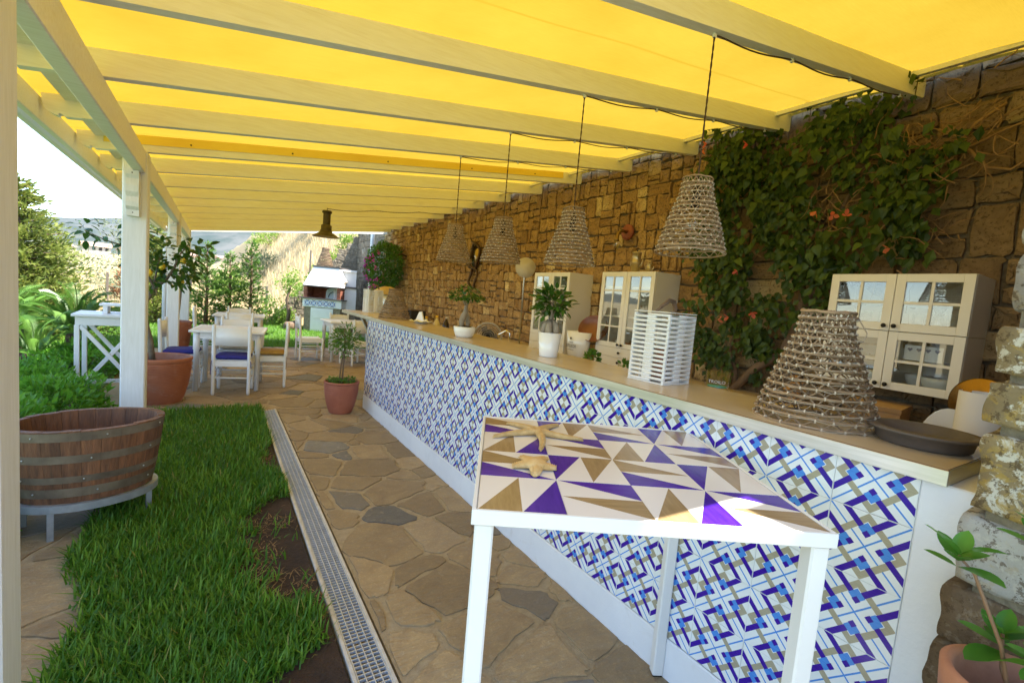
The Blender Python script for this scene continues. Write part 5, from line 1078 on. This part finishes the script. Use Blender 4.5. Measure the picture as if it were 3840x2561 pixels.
for (z, hh) in ((.345, .045), (.225, .042), (.115, .036), (.035, .05)):
    b = MB(); n = 52; vs = []
    for (zq, th) in ((z, -.001), (z+hh, -.001), (z+hh, -.0028), (z, -.0028)): vs += [(*ov(2*PI*k/n, fz(zq), th), zq) for k in range(n)]
    fs = [(q*n+k, q*n+(k+1) % n, ((q+1) % 4)*n+(k+1) % n, ((q+1) % 4)*n+k) for q in range(4) for k in range(n)]; b.add(vs, fs, 0, False); h_ = b.build('hoop', hoopm, tu)
    rv = MB()
    for k in range(7): x, y = ov(2*PI*k/7+z*9, fz(z+hh/2), -.005); rv.sphere((x, y, z+hh*.5), .005, 6)
    rv.build('rivet', steel, h_)
galv2 = M('stand_metal', (.40, .42, .44), (.30, .315, .33), 12, .45, metal=.5)
st = thing('tub_stand', 'low galvanised metal stand with an oval ring under the tub', 'stand', (-.585, 3.42, 0), tubr); n = 48; b = MB(); vs = []
for (z, f) in ((.15, .92), (.19, .92), (.19, .84), (.15, .84)): vs += [(A_*f*math.cos(2*PI*k/n), B_*f*math.sin(2*PI*k/n), z) for k in range(n)]
b.add(vs, [(q*n+k, ((q+1) % 4)*n+k, ((q+1) % 4)*n+(k+1) % n, q*n+(k+1) % n) for q in range(4) for k in range(n)], 0, False).build('ring', galv2, st)
b = MB(); b.box(-.3, .3, -.015, .015, .165, .1895).build('cross_bar', galv2, st)
for a in (-.35, -2.15, 2.75, .95):
    x, y = A_*.82*math.cos(a), B_*.82*math.sin(a); MB().box(x-.014, x+.014, y-.014, y+.014, -.006, .15, 0, .002).build('leg', galv2, st)
# ---------------------------------------------------------------- white side table by the hedge
hs_ = thing('garden_console', 'white high garden table with crossed braces behind the white post', 'table', (-1.03, 7.2, -.02), .05)
MB().box(-.32, .32, -.3, .3, .895, .925, 0, .004).build('table_top', white, hs_); MB().box(-.29, .29, -.27, -.25, .80, .894).box(-.29, .29, .25, .27, .80, .894).box(-.29, -.27, -.249, .249, .80, .894).box(.27, .29, -.249, .249, .80, .894).build('apron', white, hs_)
for sx in (-1, 1):
    for sy in (-1, 1): MB().box(sx*.275-.022, sx*.275+.022, sy*.255-.022, sy*.255+.022, 0, .799, 0, .003).build('leg', white, hs_)
for sy in (-1, 1): MB().bar((-.25, sy*.255, .79), (.25, sy*.255, .10), .03, .04).build('brace', white, hs_); MB().bar((.25, sy*.235, .79), (-.25, sy*.235, .10), .03, .04).build('brace', white, hs_)
MB().box(-.255, .255, -.015, .015, .09, .13).build('stretcher', white, hs_)
tr = thing('white_tray_stand', 'small white wooden stand on top of the garden table', 'stand', (-.93, 7.2, .9055)); MB().box(-.2, .2, -.12, .12, .09, .115, 0, .003).build('shelf', white, tr)
for sx in (-1, 1): MB().box(sx*.15-.02, sx*.15+.02, -.1, .1, 0, .0895).build('support', white, tr)
# ---------------------------------------------------------------- climbing vine on the stone wall
vleaf = leafmat('vine_leaf', (.024, .056, .009), (.080, .135, .022), .3, .45)
VX = 3.80
vine = thing('climbing_vine', 'old bougainvillea vine spreading over the stone wall with heart shaped leaves', 'climbing plant', (VX, 2.0, 0))
poly = np.array([(2.77, 3.07), (2.18, 3.12), (1.93, 3.02), (1.32, 3.08), (1.14, 2.95), (1.12, 2.65), (1.02, 2.37), (1.05, 2.27), (1.14, 2.14), (1.0, 2.0), (1.3, 1.96), (1.58, 1.84), (1.60, 1.56), (1.83, 1.61), (1.96, 1.39), (2.03, 1.14), (2.31, 1.21), (2.44, 0.98), (2.68, 1.08), (2.79, 1.39), (2.61, 1.61), (2.71, 1.96), (2.87, 2.13), (2.68, 2.43), (2.92, 2.71)])
def inside(P, poly):
    x, y = P[:, 0], P[:, 1]; c = np.zeros(len(P), bool); j = len(poly)-1
    for i in range(len(poly)):
        xi, yi = poly[i]; xj, yj = poly[j]; k = ((yi > y) != (yj > y)) & (x < (xj-xi)*(y-yi)/(yj-yi+1e-12)+xi); c ^= k; j = i
    return c
def vine_pts(n):
    P = np.stack([rng.uniform(.95, 3.0, n*3), rng.uniform(.9, 3.3, n*3)], 1); J = P+rng.normal(0, .035, P.shape); P = P[inside(J, poly)]
    dn = fbm(P[:, 0]*1.0, P[:, 1], .16, 41, 3)+.55; hole = np.exp(-(((P[:, 0]-1.35)/.22)**2+((P[:, 1]-2.62)/.13)**2))*.9+np.exp(-(((P[:, 0]-1.75)/.17)**2+((P[:, 1]-2.33)/.10)**2))*.7+np.exp(-(((P[:, 0]-1.5)/.16)**2+((P[:, 1]-2.16)/.07)**2))*.6
    low = sstep(1.75, 1.2, P[:, 1])*.45
    return P[rng.uniform(0, 1, len(P)) < np.clip(dn-hole-low+.25, 0, 1)][:n]
cc = vine_pts(360); cdep = rng.uniform(.1, 1, len(cc))*.24*sstep(.9, 1.6, cc[:, 1])+.03; rep = rng.integers(7, 19, len(cc)); ci = np.repeat(np.arange(len(cc)), rep)
P = cc[ci]+rng.normal(0, 1, (len(ci), 2))*np.array([.042, .058])-np.array([0, .03]); n = len(P); dep = np.clip(cdep[ci]+rng.normal(0, .03, n), .015, .36)
X = VX-dep; pos = np.stack([X-VX, P[:, 0]-2.0, P[:, 1]], 1)
D = np.stack([rng.normal(-.3, .3, n), rng.normal(0, .5, n), rng.normal(-.9, .4, n)], 1); N = np.stack([rng.normal(-1, .4, n), rng.normal(-.35, .5, n), rng.normal(.45, .4, n)], 1)
def heart(L, cup, droop):
    pr = [(0, .0), (.04, .2), (.15, .32), (.34, .33), (.58, .23), (.8, .10), (1, 0)]; V = []; F = []
    for i, (t, w_) in enumerate(pr): z = -droop*t*t*L; V += [(t*L, w_*L, z+cup*w_*L), (t*L, 0, z), (t*L, -w_*L, z+cup*w_*L)]
    for i in range(len(pr)-1): a = 3*i; F += [(a, a+1, a+4, a+3), (a+1, a+2, a+5, a+4)]
    return MB().add(V, F, 0, True)
hm = [heart(.070, c, d).me('leaf', vleaf) for c, d in ((.25, .15), (.35, .35), (.15, .5), (.3, .25))]
front = np.argsort(X)[:290]; fs_ = set(front.tolist()); rest = np.array([i for i in range(n) if i not in fs_])
for i in front: place_leaf('leaf', hm[i % 4], vine, pos[i], D[i], N[i], float(rng.uniform(.7, 1.3)))
tag(inst('foliage', leafcloud('foliage', pos[rest], D[rest], N[rest], .066, .045, vleaf, .3, sj=.4), vine), kind='stuff')
def vt(pts, rs, x=0, nn=10): return [(x-.0+random.uniform(-.01, .01), y-2.0, z) for y, z in pts], rs
b = MB()
for pts, rs, xo in (([(2.30, .80), (2.26, .88), (2.08, 1.09), (1.97, 1.17), (1.90, 1.24), (1.85, 1.36), (1.84, 1.48), (1.80, 1.64), (1.74, 1.70), (1.57, 1.76), (1.45, 1.80)], [.03, .035, .036, .034, .036, .037, .036, .036, .028, .026, .024], -.05), ([(1.80, 1.62), (1.85, 1.81), (1.86, 1.94), (1.95, 2.15), (2.1, 2.4)], [.03, .027, .022, .016, .01], -.05), ([(1.86, 1.9), (1.7, 2.15), (1.55, 2.5), (1.45, 2.8)], [.018, .015, .012, .007], -.05), ([(2.27, .9), (2.28, 1.02), (2.35, 1.2), (2.32, 1.32), (2.45, 1.5), (2.5, 1.8), (2.4, 2.2)], [.02, .02, .019, .017, .013, .01, .006], -.04), ([(2.1, 2.4), (2.35, 2.7), (2.5, 2.95)], [.012, .009, .005], -.06)):
    b.tube([(xo+.012*math.sin(k*2.1), y-2.0, z) for k, (y, z) in enumerate(pts)], [r*(1+.1*math.sin(k*3)) for k, r in enumerate(rs)], 11)
b.build('trunk', bark, vine)
deadm = M('dead_twigs', (.33, .20, .09), (.22, .13, .06), 20, .9); b = MB()
def twigs(b, c, sp, nseg, cnt):
    for i in range(cnt):
        p = np.array([random.uniform(-.2, -.02), c[0]+random.gauss(0, sp[0])-2.0, c[1]+random.gauss(0, sp[1])]); d = rdir(1)[0]*np.array([.3, 1, 1]); pts = [tuple(p)]
        for k in range(nseg): d = d+rdir(1)[0]*.55*np.array([.3, 1, 1]); d /= np.linalg.norm(d); p = p+d*random.uniform(.03, .06); p[0] = min(max(p[0], -.26), -.01); pts.append(tuple(p))
        b.tube(pts, [.0045*(1-.8*k/nseg) for k in range(nseg+1)], 4, smooth=False)
twigs(b, (1.35, 2.62), (.18, .10), 5, 60); twigs(b, (1.0, 2.55), (.10, .16), 5, 45); twigs(b, (1.78, 2.33), (.12, .07), 5, 32); twigs(b, (1.5, 2.16), (.2, .06), 5, 30); twigs(b, (2.2, 1.3), (.25, .12), 4, 16); twigs(b, (2.0, 1.85), (.4, .25), 4, 30); twigs(b, (1.12, 2.05), (.1, .06), 4, 18)
for pts in ([(1.2, 2.62), (1.0, 2.58), (.85, 2.65), (.7, 2.7)], [(1.0, 2.58), (.9, 2.45), (.8, 2.42), (.72, 2.48)], [(1.05, 2.6), (.98, 2.72), (.86, 2.8)]): b.tube([(-.06, y-2.0, z) for y, z in pts], [.012, .010, .008, .005][:len(pts)], 6)
tag(b.build('dead_twigs', deadm, vine), kind='stuff')
flm = leafmat('coral_bract', (.62, .12, .09), (.75, .25, .12), .4, .6); fm = MB()
for k in range(3): a = k*2.094; V, F = leaf_geo(.032, .025, .5, -.2); fm.add([(p[0]*math.cos(a)-p[1]*math.sin(a), p[0]*math.sin(a)+p[1]*math.cos(a), p[2]+.2*p[0]+p[0]*.6) for p in V], F, 0, True)
fme_ = fm.me('flower', flm)
for (y, z) in [(2.68, 2.87), (2.25, 2.83), (2.63, 2.93), (1.68, 2.25), (1.57, 2.21), (1.49, 2.2), (1.22, 1.97), (2.21, 1.84), (2.04, 1.52), (2.33, 1.44), (2.23, 1.47)]: inst('flower', fme_, vine, (-.30, y-2.0, z), (random.gauss(0, .5), -PI/2+random.gauss(0, .4), random.uniform(0, 6)), random.uniform(.9, 1.2))
for c in ((1.28, 3.0), (2.25, 3.05), (2.55, 3.0), (1.9, 3.0)):   # shoots reaching the rafters
    pts = [(-.12, c[0]-2.0, c[1]-.15), (-.16, c[0]-2.02, c[1]+.02), (-.2, c[0]-2.03, c[1]+.13)]; MB().tube(pts, [.004, .003, .002], 5).build('shoot', bark, vine)
    for k in range(7): t_ = k/6; place_leaf('leaf', hm[k % 4], vine, (-.12-.08*t_, c[0]-2.0-.03*t_, c[1]-.15+.28*t_), (random.gauss(-.3, .4), random.gauss(0, .8), -.5), (-1, -.3, .5), .75)
# ---------------------------------------------------------------- generic shrubs and trees
def shrub(name, label, c, R, n, L, Wd, mt, group=None, stem=True, shell=.55, zb=.35, cat='shrub'):
    t = thing(name, label, cat, c, 0, group); d = rdir(n, .15); d[:, 2] = np.abs(d[:, 2])*1.0-.12*(rng.uniform(0, 1, n) < .3); lump = 1+.16*np.sin(d[:, 0]*5+c[0]*9)*np.sin(d[:, 1]*6+c[1]*5)+.1*np.sin(d[:, 2]*9+c[1]*7)
    r = (rng.uniform(shell, 1, n)**.7*lump)[:, None]; Pq = d*r*np.array(R); Pq[:, 2] = np.maximum(Pq[:, 2], .01)
    tag(inst('foliage', leafcloud('foliage', Pq, d+rng.normal(0, .55, (n, 3))+np.array([0, 0, zb]), d*.4+rdir(n, .8), L, Wd, mt), t), kind='stuff')
    if stem:
        b = MB()
        for k in range(7): q = rdir(1, .8)[0]; b.tube([(0, 0, -.02), (q[0]*R[0]*.4, q[1]*R[1]*.4, abs(q[2])*R[2]*.45), (q[0]*R[0]*.75, q[1]*R[1]*.75, abs(q[2])*R[2]*.8)], [.014, .009, .004], 5)
        b.build('stem', bark, t)
    return t
pitt = leafmat('pittosporum_leaf', (.06, .21, .012), (.16, .38, .04), .4, .3)
HB = [(-1.12, 2.45, .26, .45, .36, 'by the near white post'), (-1.22, 3.35, .36, .6, .47, 'behind the wooden tub'), (-1.32, 4.45, .5, .65, .50, 'between the tub and the white post'), (-1.22, 5.55, .45, .6, .46, 'behind the white post'), (-2.0, 5.0, .6, .8, .56, 'on the garden side of the hedge'), (-1.75, 6.5, .55, .7, .46, 'in front of the cycads'), (-2.6, 6.3, .6, .8, .5, 'at the sunny end of the hedge'), (-1.55, 8.5, .5, .6, .42, 'behind the garden table'), (-2.05, 3.9, .5, .8, .5, 'on the outer side of the near hedge')]
for (x, y, rx, ry, h, lab) in HB: shrub('hedge_shrub', 'low glossy green shrub '+lab, (x, y, -.02), (rx, ry, h), int(2900*rx*ry/.3+500), .062, .027, pitt, 'low green hedge shrubs beside the pergola', shell=.72)
cyc = leafmat('cycad_leaf', (.06, .15, .02), (.15, .28, .055), .3, .3)
def frond():
    b = MB(); n = 40; mid = [(.75*t, 0, .22*math.sin(t*1.9)-.20*t*t*t) for t in np.linspace(0, 1, n)]; b.tube(mid, .005, 4)
    for k in range(3, n):
        t = k/(n-1); L = .115*math.sin(PI*(t*.85+.12))+.02; x, _, z = mid[k]
        for s in (-1, 1): b.add([(x, 0, z), (x+L*.35, s*L*.5, z+L*.25+.004), (x+L*.75, s*L, z+L*.34), (x+L*.42, s*L*.48, z+L*.2-.006)], [(0, 1, 2, 3)])
    return b.me('frond', cyc)
frm = frond()
def cycad(label, loc, k, s, h):
    t = thing('cycad', label, 'cycad', loc, 0, 'cycads behind the hedge'); MB().lathe([(.15, 0), (.17, h*.5), (.13, h), (0, h+.03)], 14).build('trunk', M('cycad_trunk', (.09, .06, .035), (.04, .03, .02), 14, .95, bmp=1.5, bscale=20, bdist=.04) if 'cycad_trunk' not in bpy.data.materials else bpy.data.materials['cycad_trunk'], t)
    for i in range(k): f = i/k; inst('frond', frm, t, (.04*math.cos(i*2.4), .04*math.sin(i*2.4), h), (random.gauss(0, .08), rad(-68+78*f), i*2.4), s*random.uniform(.85, 1.1))
cycad('cycad with stiff arching fronds nearest the garden table', (-1.72, 9.3, -.03), 26, 1.05, .45); cycad('cycad with pale arching fronds farther from the garden table', (-2.5, 9.6, -.03), 22, 1.05, .45); cycad('small low cycad in front of the other two', (-2.0, 8.5, -.03), 16, .7, .25)
cypm = leafmat('cypress_spray', (.09, .13, .02), (.22, .25, .05), .3, .7); cypd = leafmat('young_cypress_spray', (.05, .13, .02), (.12, .24, .04), .35, .6)
def conifer(name, label, loc, Hh, R, nb, per, mt, L, Wd, group, droop=.1, base=.05, upw=.5):
    t = thing(name, label, 'tree', loc, 0, group); MB().tube([(0, 0, -.05), (.02, .01, Hh*.5), (0, 0, Hh*.97)], [R*.06+.02, R*.035+.012, .006], 8).build('trunk', bark, t); P = []; D = []; b = MB()
    for i in range(nb):
        f = base+(1-base)*((i+random.random())/nb); z = Hh*f*.97; a = i*2.39996+random.gauss(0, .3); ln = R*(1-f)**.75*random.uniform(.55, 1.15)+.05; el = upw*random.uniform(.4, 1.2)
        e = np.array([math.cos(a)*math.cos(el), math.sin(a)*math.cos(el), math.sin(el)]); p0 = np.array([0, 0, z-.1*ln]); b.tube([tuple(p0), tuple(p0+e*ln*.5), tuple(p0+e*ln-np.array([0, 0, droop*ln]))], [.012*R+.004, .006*R+.002, .002], 4)
        m = max(4, int(per*ln/R)); s = rng.uniform(.18, 1.02, m); q = p0+e*ln*s[:, None]+rng.normal(0, .09*ln+.01, (m, 3))*np.array([1, 1, .7]); q[:, 2] -= droop*ln*s**2; P.append(q); D.append(e+rng.normal(0, .45, (m, 3))+np.array([0, 0, .15]))
    P = np.concatenate(P); D = np.concatenate(D); b.build('branches', bark, t)
    tag(inst('crown', leafcloud('crown', P, D, rdir(len(P)), L, Wd, mt, .2), t), kind='stuff'); return t
conifer('big_conifer', 'large bushy yellow green conifer at the edge of the garden', (-3.25, 12.8, -.05), 3.15, 1.45, 190, 150, cypm, .12, .04, None, .05, .02, .35)
conifer('big_conifer', 'second bushy conifer behind the first lemon tree', (-1.45, 16.5, -.05), 2.9, .95, 110, 110, cypm, .12, .035, None, .05, .02, .4)
for i, (x, y, h, lab) in enumerate(((-.19, 13.0, 2.33, 'slim young conifer next to the far white post'), (.27, 13.05, 2.15, 'slim young conifer in the middle of the row of three'), (.70, 12.9, 2.47, 'tallest slim young conifer of the row of three'))): conifer('young_conifer', lab, (x, y, -.05), h, .5, 80, 60, cypd, .085, .026, 'row of slim young conifers', .08, .04, .55)
drym = leafmat('brown_foliage', (.20, .08, .03), (.32, .15, .06), .3, .8)
t = conifer('dead_sapling', 'brown withered sapling tied to a stake beyond the cycads', (-1.75, 13.6, -.05), 1.55, .5, 26, 30, drym, .08, .03, None, .1, .5, .5)
# bougainvillea bush by the wall end
bgl = leafmat('bougainvillea_leaf', (.035, .11, .012), (.09, .22, .03), .3, .4); bs = thing('flowering_bush', 'dense green bougainvillea bush with magenta flowers at the end of the stone wall', 'bush', (3.5, 11.6, 0))
n = 5200; d = rdir(n); r = rng.uniform(.6, 1, n)**.6; lump = 1+.18*np.sin(d[:, 1]*6+1)*np.sin(d[:, 2]*7); Pq = d*(r*lump)[:, None]*np.array([.36, .95, .62])+np.array([0, 0, 2.0]); tag(inst('foliage', leafcloud('foliage', Pq, d+rng.normal(0, .6, (n, 3)), d+rdir(n), .06, .035, bgl), bs), kind='stuff')
MB().tube([(.2, .1, 0), (.15, .0, .8), (.05, .0, 1.5), (0, 0, 1.9)], [.05, .045, .04, .02], 8).build('trunk', bark, bs)
mag = leafmat('magenta_bract', (.42, .03, .26), (.55, .10, .38), .4, .6); mg = fm.me('flower', mag)
for i in range(46):
    dd = np.array([random.gauss(-.9, .25), random.gauss(.25, .65), random.gauss(-.2, .5)]); dd /= np.linalg.norm(dd); q = dd*np.array([.39, 1.0, .66])+np.array([0, 0, 2.0]); inst('flower', mg, bs, tuple(q), (random.uniform(0, 6), random.uniform(0, 6), 0), random.uniform(1.0, 1.7))
# ---------------------------------------------------------------- far lawn and hillside
turf = M('turf', (.055, .11, .02), (.09, .15, .03), 6, .95, bmp=.6, bscale=60, bdist=.02)
tag(MB().box(-3.8, 3.85, 11.402, 17.5, -.14, -.035).build('lawn', turf), kind='structure'); tag(MB().box(-9, -1.152, -2, 11.4, -.14, -.03).build('lawn', turf), kind='structure')
n = 30000; xy = np.stack([rng.uniform(-3.7, 3.8, n), 11.4+6*rng.uniform(0, 1, n)**1.4], 1); tag(inst('far_grass', blades('far_grass', xy, .05, .14, .012, grassm, .7, -.035)), 'green lawn grass beyond the terrace by the oven', 'grass', kind='stuff')
n = 9000; xy = np.stack([rng.uniform(-4.5, -1.3, n), rng.uniform(2, 13, n)], 1); tag(inst('garden_grass', blades('garden_grass', xy, .04, .09, .012, grassm, .7, -.03)), 'green garden grass beside the hedge', 'grass', kind='stuff')
straw = leafmat('straw', (.55, .43, .23), (.70, .58, .36), .35, .8)
n = 42000; xx = rng.uniform(-14, 13, n); yy = 17.9+34*rng.uniform(0, 1, n)**1.6; tag(inst('dry_meadow_grass', blades('dry_meadow_grass', np.stack([xx, yy], 1), .25, .75, .02, straw, .6, H(xx, yy))), 'tall pale dry grass covering the slope behind the garden', 'dry grass', kind='stuff')
limb = leafmat('lime_leaf', (.12, .22, .03), (.24, .36, .06), .4, .5); oliv = leafmat('olive_leaf', (.10, .13, .07), (.20, .23, .12), .25, .6)
for i, (x, y, r, h) in enumerate(((2.0, 17.35, .35, .75), (2.55, 17.85, .4, .5), (3.1, 17.95, .42, .55), (3.6, 18.0, .45, .6), (1.5, 17.3, .45, 1.0), (4.2, 18.2, .5, .7))):
    shrub('wall_creeper', 'lime green creeper spilling over the sloping stone wall', (x, y, float(H(x, y)) if y > 17.6 else -.04), (r, .3, h), 900, .07, .05, limb, 'creepers along the sloping wall', shell=.3)
for i, (x, y, r, h, m_) in enumerate(((-2.6, 24, 1.2, 1.5, oliv), (-6, 30, 2, 2.2, oliv), (.6, 27, .9, 1.2, limb), (2.2, 30, 1.3, 1.6, oliv), (-1, 36, 1.6, 1.8, oliv), (5.0, 25.5, .9, 1.1, oliv), (-9.5, 27, 1.8, 2.0, oliv), (-4, 42, 2.2, 2.5, oliv), (3.2, 38, 1.4, 1.7, limb), (-12, 45, 3, 3.2, oliv), (-14, 70, 4, 4, oliv), (-20, 95, 5, 5, oliv), (-8, 80, 4, 4.2, limb), (-28, 120, 7, 6, oliv), (-12, 130, 6, 5.5, oliv), (-3, 110, 5, 5, oliv))):
    shrub('hill_shrub', ('rounded grey green bush' if m_ is oliv else 'rounded fresh lime green bush')+' on the dry slope behind the garden', (x, y, float(H(x, y))-.1), (r, r, h), 1500, .16, .07, m_, 'bushes on the dry slope', shell=.35)
def olive(label, loc, s):
    t = thing('olive_tree', label, 'tree', loc, 0, 'olive trees on the slope'); MB().tube([(0, 0, -.1), (.1*s, 0, .5*s), (-.05*s, 0, 1.0*s), (.2*s, 0, 1.5*s)], [.16*s, .13*s, .11*s, .06*s], 9).tube([(-.05*s, 0, 1.0*s), (-.4*s, .1, 1.5*s)], [.09*s, .04*s], 8).build('trunk', bark, t)
    n = 3800; cl = rdir(9, .3)*np.array([1.0, 1.0, .5])*s; k = rng.integers(0, 9, n); P = cl[k]+rng.normal(0, .36*s, (n, 3))+np.array([0, 0, 1.95*s]); tag(inst('crown', leafcloud('crown', P, rdir(n), rdir(n, .5), .13*s, .035*s, oliv), t), kind='stuff')
olive('spreading olive tree high on the dry slope above the oven', (4.4, 27.5, float(H(4.4, 27.5))-.1), 1.5); olive('olive tree high on the slope next to the downpipe', (7.6, 26, float(H(7.6, 26))-.1), 1.4); olive('olive tree on the lower slope beyond the conifers', (-3.5, 33, float(H(-3.5, 33))-.1), 1.3)
fpm = M('grey_fence_post', (.16, .13, .1), None, 3, .8); fw_ = M('fence_wire', (.25, .24, .22), None, 3, .6)
for i, (x, y) in enumerate(((1.45, 17.8), (-.7, 18.6), (-2.9, 19.4), (-5.2, 20.2), (-7.4, 21), (2.9, 18.6), (4.3, 20.5))):
    f = thing('fence_post', 'thin dark fence post with sagging wire on the dry slope', 'fence post', (x, y, float(H(x, y))-.05), 0, 'fence posts on the dry slope'); MB().box(-.03, .03, -.03, .03, 0, 1.35, 0, .005).build('stake', fpm, f)
    if i < 4: b = MB(); [b.tube([(0, 0, z), (-1.1, .4, z-.03+(float(H(x-1.1, y+.4))-float(H(x, y)))), (-2.25, .8, z+(float(H(x-2.25, y+.8))-float(H(x, y))))], .006, 4) for z in (.5, .9, 1.28)]; b.build('wire', fw_, f)
hw = M('far_house_wall', (.38, .35, .31), None, 3, .8); hrf = M('far_roof', (.40, .25, .18), None, 3, .8)
for i, (x, y, w_, h) in enumerate(((-26, 240, 9, 3), (-46, 280, 10, 3), (-14, 300, 9, 3), (-40, 340, 11, 3.4), (2, 360, 10, 3), (-75, 360, 12, 3.4))):
    z0 = float(H(x, y))-.5; hh = thing('farmhouse', 'small pale house with a low tiled roof on the distant slope', 'house', (x, y, z0), .2*i, 'distant houses on the slope'); MB().box(-w_/2, w_/2, -5, 5, 0, h).build('wall', hw, hh); MB().prism([(-5.6, h+.01), (5.6, h+.01), (0, h+2)], 'x', -w_/2-.5, w_/2+.5).build('roof', hrf, hh)
    for k in range(4): MB().box(-w_/2+1.5+k*w_/4.6, -w_/2+2.6+k*w_/4.6, -5.08, -5.005, 1.4, 2.8).build('window', dark, hh)
# ---------------------------------------------------------------- pizza oven and outdoor kitchen
ov_ = thing('pizza_oven', 'white masonry pizza oven with brick mouth, blue tile band and sloping hood', 'oven', (2.80, 15.55, -.04), rad(-32)); wh = M('oven_white', (.80, .79, .76), (.75, .74, .70), 4, .7)
brick = M('red_brick', (.33, .11, .06), (.24, .08, .045), 14, .85, bmp=.4, var=.2); slabm = M('dark_slab', (.10, .085, .075), None, 4, .5)
MB().box(-.56, .58, .06, 1.2, 0, .775).build('base', stone_g, ov_); MB().box(-.6, .62, .02, 1.25, .78, 1.03, 0, .004).build('band', wh, ov_); MB().box(-.65, .66, -.03, 1.25, 1.032, 1.07, 0, .004).build('slab', slabm, ov_)
ti = tile_me(-T_/2+.0005, T_/2-.0005)
for k in range(5): inst('tile', ti, ov_, (-.44+k*T_, .016, .905), (0, 0, PI/2))
dr_ = MB().box(-.34, .36, .03, .058, .02, .76, 0, .004).build('cupboard_door', wh, ov_)
for (z0, z1) in ((.08, .36), (.44, .70)): MB().box(-.25, .27, .022, .0295, z0, z1, 0, .006).build('panel', wh, dr_)
for sx in (-1, 1):
    for k in range(6):
        for j in range(2): inst('brick', MB().box(-.055, .055, -.11, .11, -.029, .029, 0, .004).me('brick', brick) if (sx, k, j) == (-1, 0, 0) else bpy.data.meshes['brick'], ov_, (sx*.52, .12+.225*j, 1.10+k*.0625))
MB().box(-.57, .57, .6, 1.2, 1.071, 1.45).build('back_wall', brick, ov_); MB().box(-.62, -.58, .3, 1.2, 1.071, 1.55).build('side_wall', wh, ov_)
for i in range(3):
    for k in range(6): inst('brick', bpy.data.meshes['brick'], ov_, (-.40+i*.0+(.12 if k % 2 else .0)*0+i*.225*.6, .585, 1.10+k*.0625), (0, 0, PI/2))
od = MB().prism([(-.02, 1.075), (.40, 1.075), (.40, 1.26)]+[(.19+.21*math.cos(t), 1.26+.16*math.sin(t)) for t in np.linspace(.1, PI-.1, 12)]+[(-.02, 1.26)], 'y', .38, .40).build('oven_door', M('pale_enamel', (.50, .58, .58), (.42, .5, .5), 4, .35), ov_)
MB().tube([(.06, .37, 1.12), (.12, .36, 1.24), (.19, .355, 1.29), (.26, .36, 1.24), (.32, .37, 1.12)], .010, 6).build('handle', black_iron, od)
b = MB(); lo_ = [(-.60, -.0, 1.455), (.60, 0, 1.455), (.60, 1.2, 1.455), (-.60, 1.2, 1.455)]; hi_ = [(-.40, .28, 2.05), (.40, .28, 2.05), (.40, 1.2, 2.05), (-.40, 1.2, 2.05)]; b.add(lo_+hi_, [(3, 2, 1, 0), (4, 5, 6, 7), (0, 1, 5, 4), (1, 2, 6, 5), (2, 3, 7, 6), (3, 0, 4, 7)]); b.build('hood', wh, ov_)
MB().box(-.61, .61, -.01, 1.21, 1.42, 1.453).build('lintel', slabm, ov_); MB().box(-.43, .43, .25, 1.23, 2.052, 2.09).build('hood_cap', slabm, ov_)
ch_ = thing('fish_trap_basket', 'weathered fish trap basket standing on top of the pizza oven', 'fish trap', (2.97, 16.2, 2.052)); trap(ch_, .25, .6, 14, 14, .012, False, 11)
kt = thing('outdoor_kitchen', 'white masonry outdoor kitchen counter between the oven and the wall', 'counter', (3.45, 15.6, -.04), rad(-8)); MB().box(-.28, .40, .0, 1.2, 0, .70).build('base', stone_g, kt); MB().box(-.28, .40, -.03, 1.2, .702, 1.45, 0, .004).build('front', wh, kt); MB().box(-.3, .40, -.07, 1.2, 1.452, 1.5).build('ledge', slabm, kt); MB().box(-.28, .40, .2, 1.2, 1.502, 1.98).build('upper_block', wh, kt)
MB().box(-.3, .40, .14, 1.2, 1.982, 2.04).build('cap', wh, kt)
shl = thing('shell_ornament', 'pale pile of shells on the ledge of the outdoor kitchen', 'ornament', (3.42, 15.58, 1.461)); b = MB()
for k in range(26): b.sphere((random.gauss(0, .07), random.gauss(0, .03), abs(random.gauss(0, .09))+.03), random.uniform(.02, .05), 6)
b.build('shells', M('shell', (.66, .58, .45), None, 8, .7), shl)
dp = thing('downpipe', 'tall pale blue white downpipe beside the far stone wall', 'downpipe', (3.66, 13.3, 0)); MB().tube([(0, 0, -.05), (0, 0, 3.3), (.1, -.1, 3.5)], .055, 14).build('pipe', pipem, dp)
for z in (1.2, 2.4): MB().lathe([(.058, 0), (.066, .005), (.066, .035), (.058, .04)], 14, (0, 0, z)).build('clip', steel, dp)
for i, (x, y) in enumerate(((1.95, 15.9), (2.15, 16.3))): tag(MB().lathe([(0, 0), (.16, 0), (.15, .22), (.1, .26), (0, .27)], 12).build('tree_stump', bark, None, (x, y, -.04)), 'dark round log standing on the grass beside the oven', 'log', 'logs by the oven')
vt_ = thing('small_tree', 'thin leafless trunk growing beside the oven', 'tree', (2.0, 16.9, -.04)); MB().tube([(0, 0, 0), (.05, 0, .5), (-.03, 0, .9), (.1, 0, 1.5)], [.07, .06, .05, .02], 9).build('trunk', bark, vt_)
n = 500; tag(inst('crown', leafcloud('crown', rng.normal(0, .2, (n, 3))+np.array([.1, 0, 1.5]), rdir(n), rdir(n), .08, .05, limb), vt_), kind='stuff')
